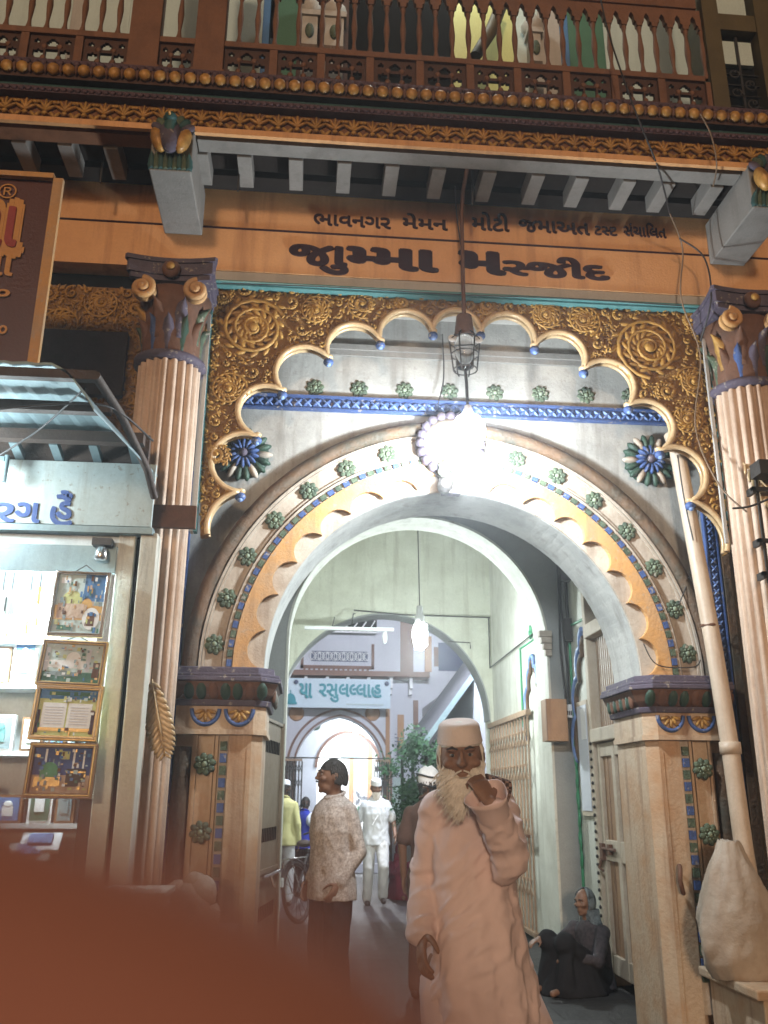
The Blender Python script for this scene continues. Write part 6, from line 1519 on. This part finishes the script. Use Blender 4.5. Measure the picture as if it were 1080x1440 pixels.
# the man in white walking out of the courtyard
mw, P_, F_ = person('grey bearded man in white shirt, white trousers and white cap walking in the courtyard', (1.03, 13.3, 0), R(0),
    dict(knL=(.10, -.22, .52), anL=(.10, -.10, .12), knR=(-.10, -.06, .49), anR=(-.11, .06, .07), elL=(.26, .02, 1.12), wrL=(.27, -.14, .93), elR=(-.25, .06, 1.11), wrR=(-.27, .0, .87)), 'white_cloth', 'white_trouser', hd=(R(8), R(8), 0), voxel=.011, wr=.008, sleeve='short', tuck=.80, topw=1.10, s=.98)
cap(mw, F_, .98, 'white_plain', .08, .05); eyes(mw, F_, .98)
m = MB('beard_hair'); m.loft([[F_(rx*math.cos(t_), -.07+.034*math.sin(t_), z) for t_ in [2*PI*k/16 for k in range(16)]] for z, rx in ((-.045, .056), (-.075, .056), (-.11, .042), (-.15, .022), (-.165, .006))])
for i in range(90): x = rd.gauss(0, .025); m.tube([F_(x, -.095+abs(x)*.5, -.05), F_(x*.9, -.106+abs(x)*.3, -.10), F_(x*.6, -.09, -.16)], [.004, .004, .001], 4)
m.build('beard', mw)
m = MB('white_plain'); m.tube([P_['shL']+Vector((-.03, -.09, .05)), P_['shL']+Vector((-.10, -.14, -.10)), Vector((.97, 13.13, 1.05))], .008, 6); m.build('strap', mw)

# people on the left, seen from behind
my, P_, F_ = person('man in a pale yellow shirt and white cap seen from behind beyond the bicycle', (-.27, 13.2, 0), R(170), dict(), 'yellow_cloth', 'white_trouser', hd=(0, 0, 0), voxel=.013, topw=1.06, tuck=.80, s=.97)
hair(my, F_, .97, 'dark_hair', 200, -.06, 5); cap(my, F_, .97, 'white_plain', .07, .05)
mb_, P_, F_ = person('person in a bright blue shirt half hidden behind the printed shirt', (.03, 14.4, 0), R(150), dict(), 'blue_cloth', 'trouser_black', hd=(R(10), R(10), 0), voxel=.013, topw=1.05, tuck=.80, s=.84)
hair(mb_, F_, .84, 'dark_hair', 200, -.06, 6)
m = MB('white_cloth'); limb(m, [P_['shR'], P_['shR'].lerp(P_['elR'], .6)], [.064, .06]); m.ball(P_['shR']+Vector((-.03, 0, -.05)), (.07, .08, .10)); fuse(m, 'sleeve', mb_, .012)
# person hidden behind the old man
mh, P_, F_ = person('person in brown with a white black-banded headscarf behind the bearded man', (.985, 7.3, 0), R(155), dict(elR=(-.24, -.08, 1.14), wrR=(-.19, -.20, 1.0)), 'brown_cloth', 'brown_cloth', hd=(R(0), 0, 0), voxel=.012, topw=.92, sleeve='short', s=.97)
hair(mh, F_, .97, 'dark_hair', 160, -.06, 8)
m = MB('white_plain'); m.loft([[F_(r_*math.cos(t_), r_*1.25*math.sin(t_), z+.01*math.sin(3*t_)) for t_ in [2*PI*k/24 for k in range(24)]] for z, r_ in ((-.02, .080), (.02, .087), (.06, .088), (.10, .070), (.128, .03))])
for z in (-.015, .055): m.use('black_plain').tube([F_(.090*math.cos(t_), .112*math.sin(t_), z+.012*math.sin(2*t_)) for t_ in [2*PI*k/24 for k in range(25)]], .008, 6)
m.build('headscarf', mh)

def seated(label, base, yaw, cloth, legs, scarf, skin='skin', s=1.0, armto=None):
    o = thing('person', label, 'person', base); base = Vector(base); q = Matrix.Rotation(yaw, 3, 'Z')
    def W(x, y, z): return base + q @ (Vector((x, y, z))*s)
    F = frame(W(0, .02, .70), yaw+R(4), R(4))
    m = MB(skin); head_shape(m, F, s*.95); limb(m, [W(0, .06, .50), W(0, .04, .62)], [.055*s, .05*s])
    m.loft([[W(*p) for p in ringpts((0, oy, z), rx, ry, 30)] for z, rx, ry, oy in ((.05, .15, .12, .10), (.25, .13, .10, .10), (.42, .145, .10, .08), (.50, .14, .075, .06), (.54, .06, .05, .05))])
    a0 = armto or (-.12, -.42, .42)
    limb(m, [W(-.17, .05, .47), W(-.20, -.16, .33), W(*a0)], [.045*s, .036*s, .026*s]); hand(m, W(*a0), q @ Vector((0, -1, -.25)), (0, 0, -1), 1, .4, .95*s)
    limb(m, [W(.17, .05, .47), W(.22, -.08, .26), W(.12, -.28, .30)], [.045*s, .036*s, .026*s]); hand(m, W(.12, -.28, .30), q @ Vector((-.4, -1, -.1)), (0, 0, -1), -1, .4, .95*s)
    for sx in (-1, 1): limb(m, [W(sx*.09, .02, .10), W(sx*.10, -.34, .40), W(sx*.10, -.36, .06), W(sx*.10, -.50, .035)], [.08*s, .055*s, .038*s, .028*s])
    fuse(m, 'body', o, .009)
    m = MB(cloth); m.loft([[W(*p) for p in ringpts((0, oy, z), rx, ry, 36, .02, 8)] for z, rx, ry, oy in ((.02, .20, .17, .10), (.2, .17, .13, .10), (.36, .17, .12, .09), (.47, .165, .10, .07), (.53, .09, .07, .05), (.555, .062, .056, .05))])
    limb(m, [W(-.17, .05, .47), W(-.20, -.16, .33), W(-.16, -.29, .37)], [.066*s, .058*s, .05*s]); limb(m, [W(.17, .05, .47), W(.22, -.08, .26), W(.15, -.2, .285)], [.066*s, .058*s, .05*s])
    fuse(m, 'blouse', o, .010, 2, wrinkle(.006))
    m = MB(legs)
    for sx in (-1, 1): limb(m, [W(sx*.08, .06, .12), W(sx*.10, -.34, .40), W(sx*.11, -.36, .05)], [.13*s, .095*s, .10*s])
    m.loft([[W(*p) for p in ringpts((0, oy, z), rx, ry, 30, .03, 7)] for z, rx, ry, oy in ((.0, .27, .36, -.14), (.12, .23, .30, -.14), (.26, .19, .22, -.16), (.38, .15, .12, -.28), (.44, .10, .06, -.32))])
    fuse(m, 'skirt', o, .012, 3, wrinkle(.008))
    m = MB(scarf); rg = []
    for i in range(9):
        t_ = PI*(.02+.62*i/8); rg.append([F(.090*s*math.sin(t_)*math.cos(a_), (.112*math.sin(t_)*math.sin(a_)+.006)*s, .125*s*math.cos(t_)) for a_ in [R(-25)+R(230)*k/20 for k in range(21)]]+[F(.080*s*math.sin(t_)*math.cos(a_), (.102*math.sin(t_)*math.sin(a_)+.006)*s, .115*s*math.cos(t_)) for a_ in [R(205)-R(230)*k/20 for k in range(21)]])
    m.loft(rg); m.loft([[W(*p) for p in ringpts((0, .09+oy, z), rx, ry, 26, .04, 6)] for z, rx, ry, oy in ((.36, .12, .08, .04), (.48, .125, .085, .0), (.57, .10, .08, -.01), (.64, .095, .09, -.02))])
    m.build('headscarf', o); eyes(o, F, s*.95); return o
seated('woman in dark clothes and a printed headscarf seated on the floor by the door', (2.25, 7.55, .004), R(-62), 'dark_print', 'trouser_black', 'scarf_print', s=.90)
seated('woman in a maroon sari seated under the potted tree', (1.50, 14.3, .004), R(10), 'maroon_cloth', 'maroon_cloth', 'maroon_cloth', s=.95)
seated('person in tan floral clothes seated next to the maroon sari', (1.85, 13.0, .004), R(-15), 'floral_cloth', 'floral_cloth', 'floral_cloth', s=.98)

# the photographer's hand, its fingertip lapping over the lens
fh = thing('person', 'blurred reddish fingertip of a hand held close before the lens', 'person', at(120, 1500, .05))
mat('skin_hand', (.48, .215, .165), (.40, .17, .13), ns=60, spec=.05, rough=.85, bump=.05, bs=900)
fh.location = CAM_POS + _fw*.03 - _u*.05 - _r*.12
m = MB('skin_hand')
c0 = CAM_POS + .0195*(_fw - _r*.235 - _u*.91)
dn = (_u*.30 - _r*.92 + _fw*.04).normalized(); sdv = dn.cross(_fw).normalized(); nv = sdv.cross(dn)      # dn runs from the fingertip down to the wrist
limb(m, [c0, c0+dn*.022, c0+dn*.045, c0+dn*.075], [.0094, .0095, .0096, .0104], 22)
kx = c0+dn*.078
rg = []
for u, hw, th_ in ((0, .030, .012), (.3, .042, .015), (.7, .040, .018), (1, .030, .019), (1.25, .027, .02), (2.2, .032, .027)):
    c_ = kx+dn*(.088*u)-sdv*.028+nv*.004; rg.append([c_+sdv*(hw*math.cos(t_))+nv*(th_*math.sin(t_)) for t_ in [2*PI*k/18 for k in range(18)]])
m.loft(rg)
for k, (off, ln) in enumerate(((-.022, .9), (-.041, .85), (-.058, .68))):                                # other fingers folded back into the palm
    p = kx+sdv*off; limb(m, [p+dn*.012, p-dn*.030*ln+nv*.010, p-dn*.022*ln+nv*.034, p+dn*.006+nv*.036], [.0095, .009, .0085, .0075], 12)
p = kx+dn*.06+sdv*.012; limb(m, [p, p-dn*.02+sdv*.022+nv*.012, p-dn*.05+sdv*.026+nv*.02, p-dn*.072+sdv*.022+nv*.024], [.014, .012, .0105, .0085], 12)
fuse(m, 'hand', fh, .0022, 3)
m = MB('cap_cloth'); nl = c0-nv*.0072+dn*.004; m.ball(nl, (.0055, .0012, .007), 12, 8, Matrix((sdv, nv, dn)).transposed()); m.build('fingernail', fh)
lampdata('bulb_light', B1+Vector((0, -.02, -.24)), 250, (.84, .94, 1.0), .07)
lampdata('passage_light', PB+Vector((0, 0, -.26)), 225, (.86, .98, .98), .08)

# ------------------------------------------------------------------ thin haze, added so the lamps glow softly
hz = MB('white_plain'); hz.box(-62, 62, -62, 62, -1, 14); ho = hz.build('haze'); ho['kind'] = 'stuff'
hm = bpy.data.materials.new('haze'); hm.use_nodes = True; _n = hm.node_tree.nodes; _n.clear(); _o = _n.new('ShaderNodeOutputMaterial'); _v = _n.new('ShaderNodeVolumePrincipled')
_v.inputs['Color'].default_value = (.9, .92, .95, 1); _v.inputs['Density'].default_value = .0065; _v.inputs['Anisotropy'].default_value = .75
hm.node_tree.links.new(_v.outputs[0], _o.inputs['Volume']); ho.data.materials.clear(); ho.data.materials.append(hm)
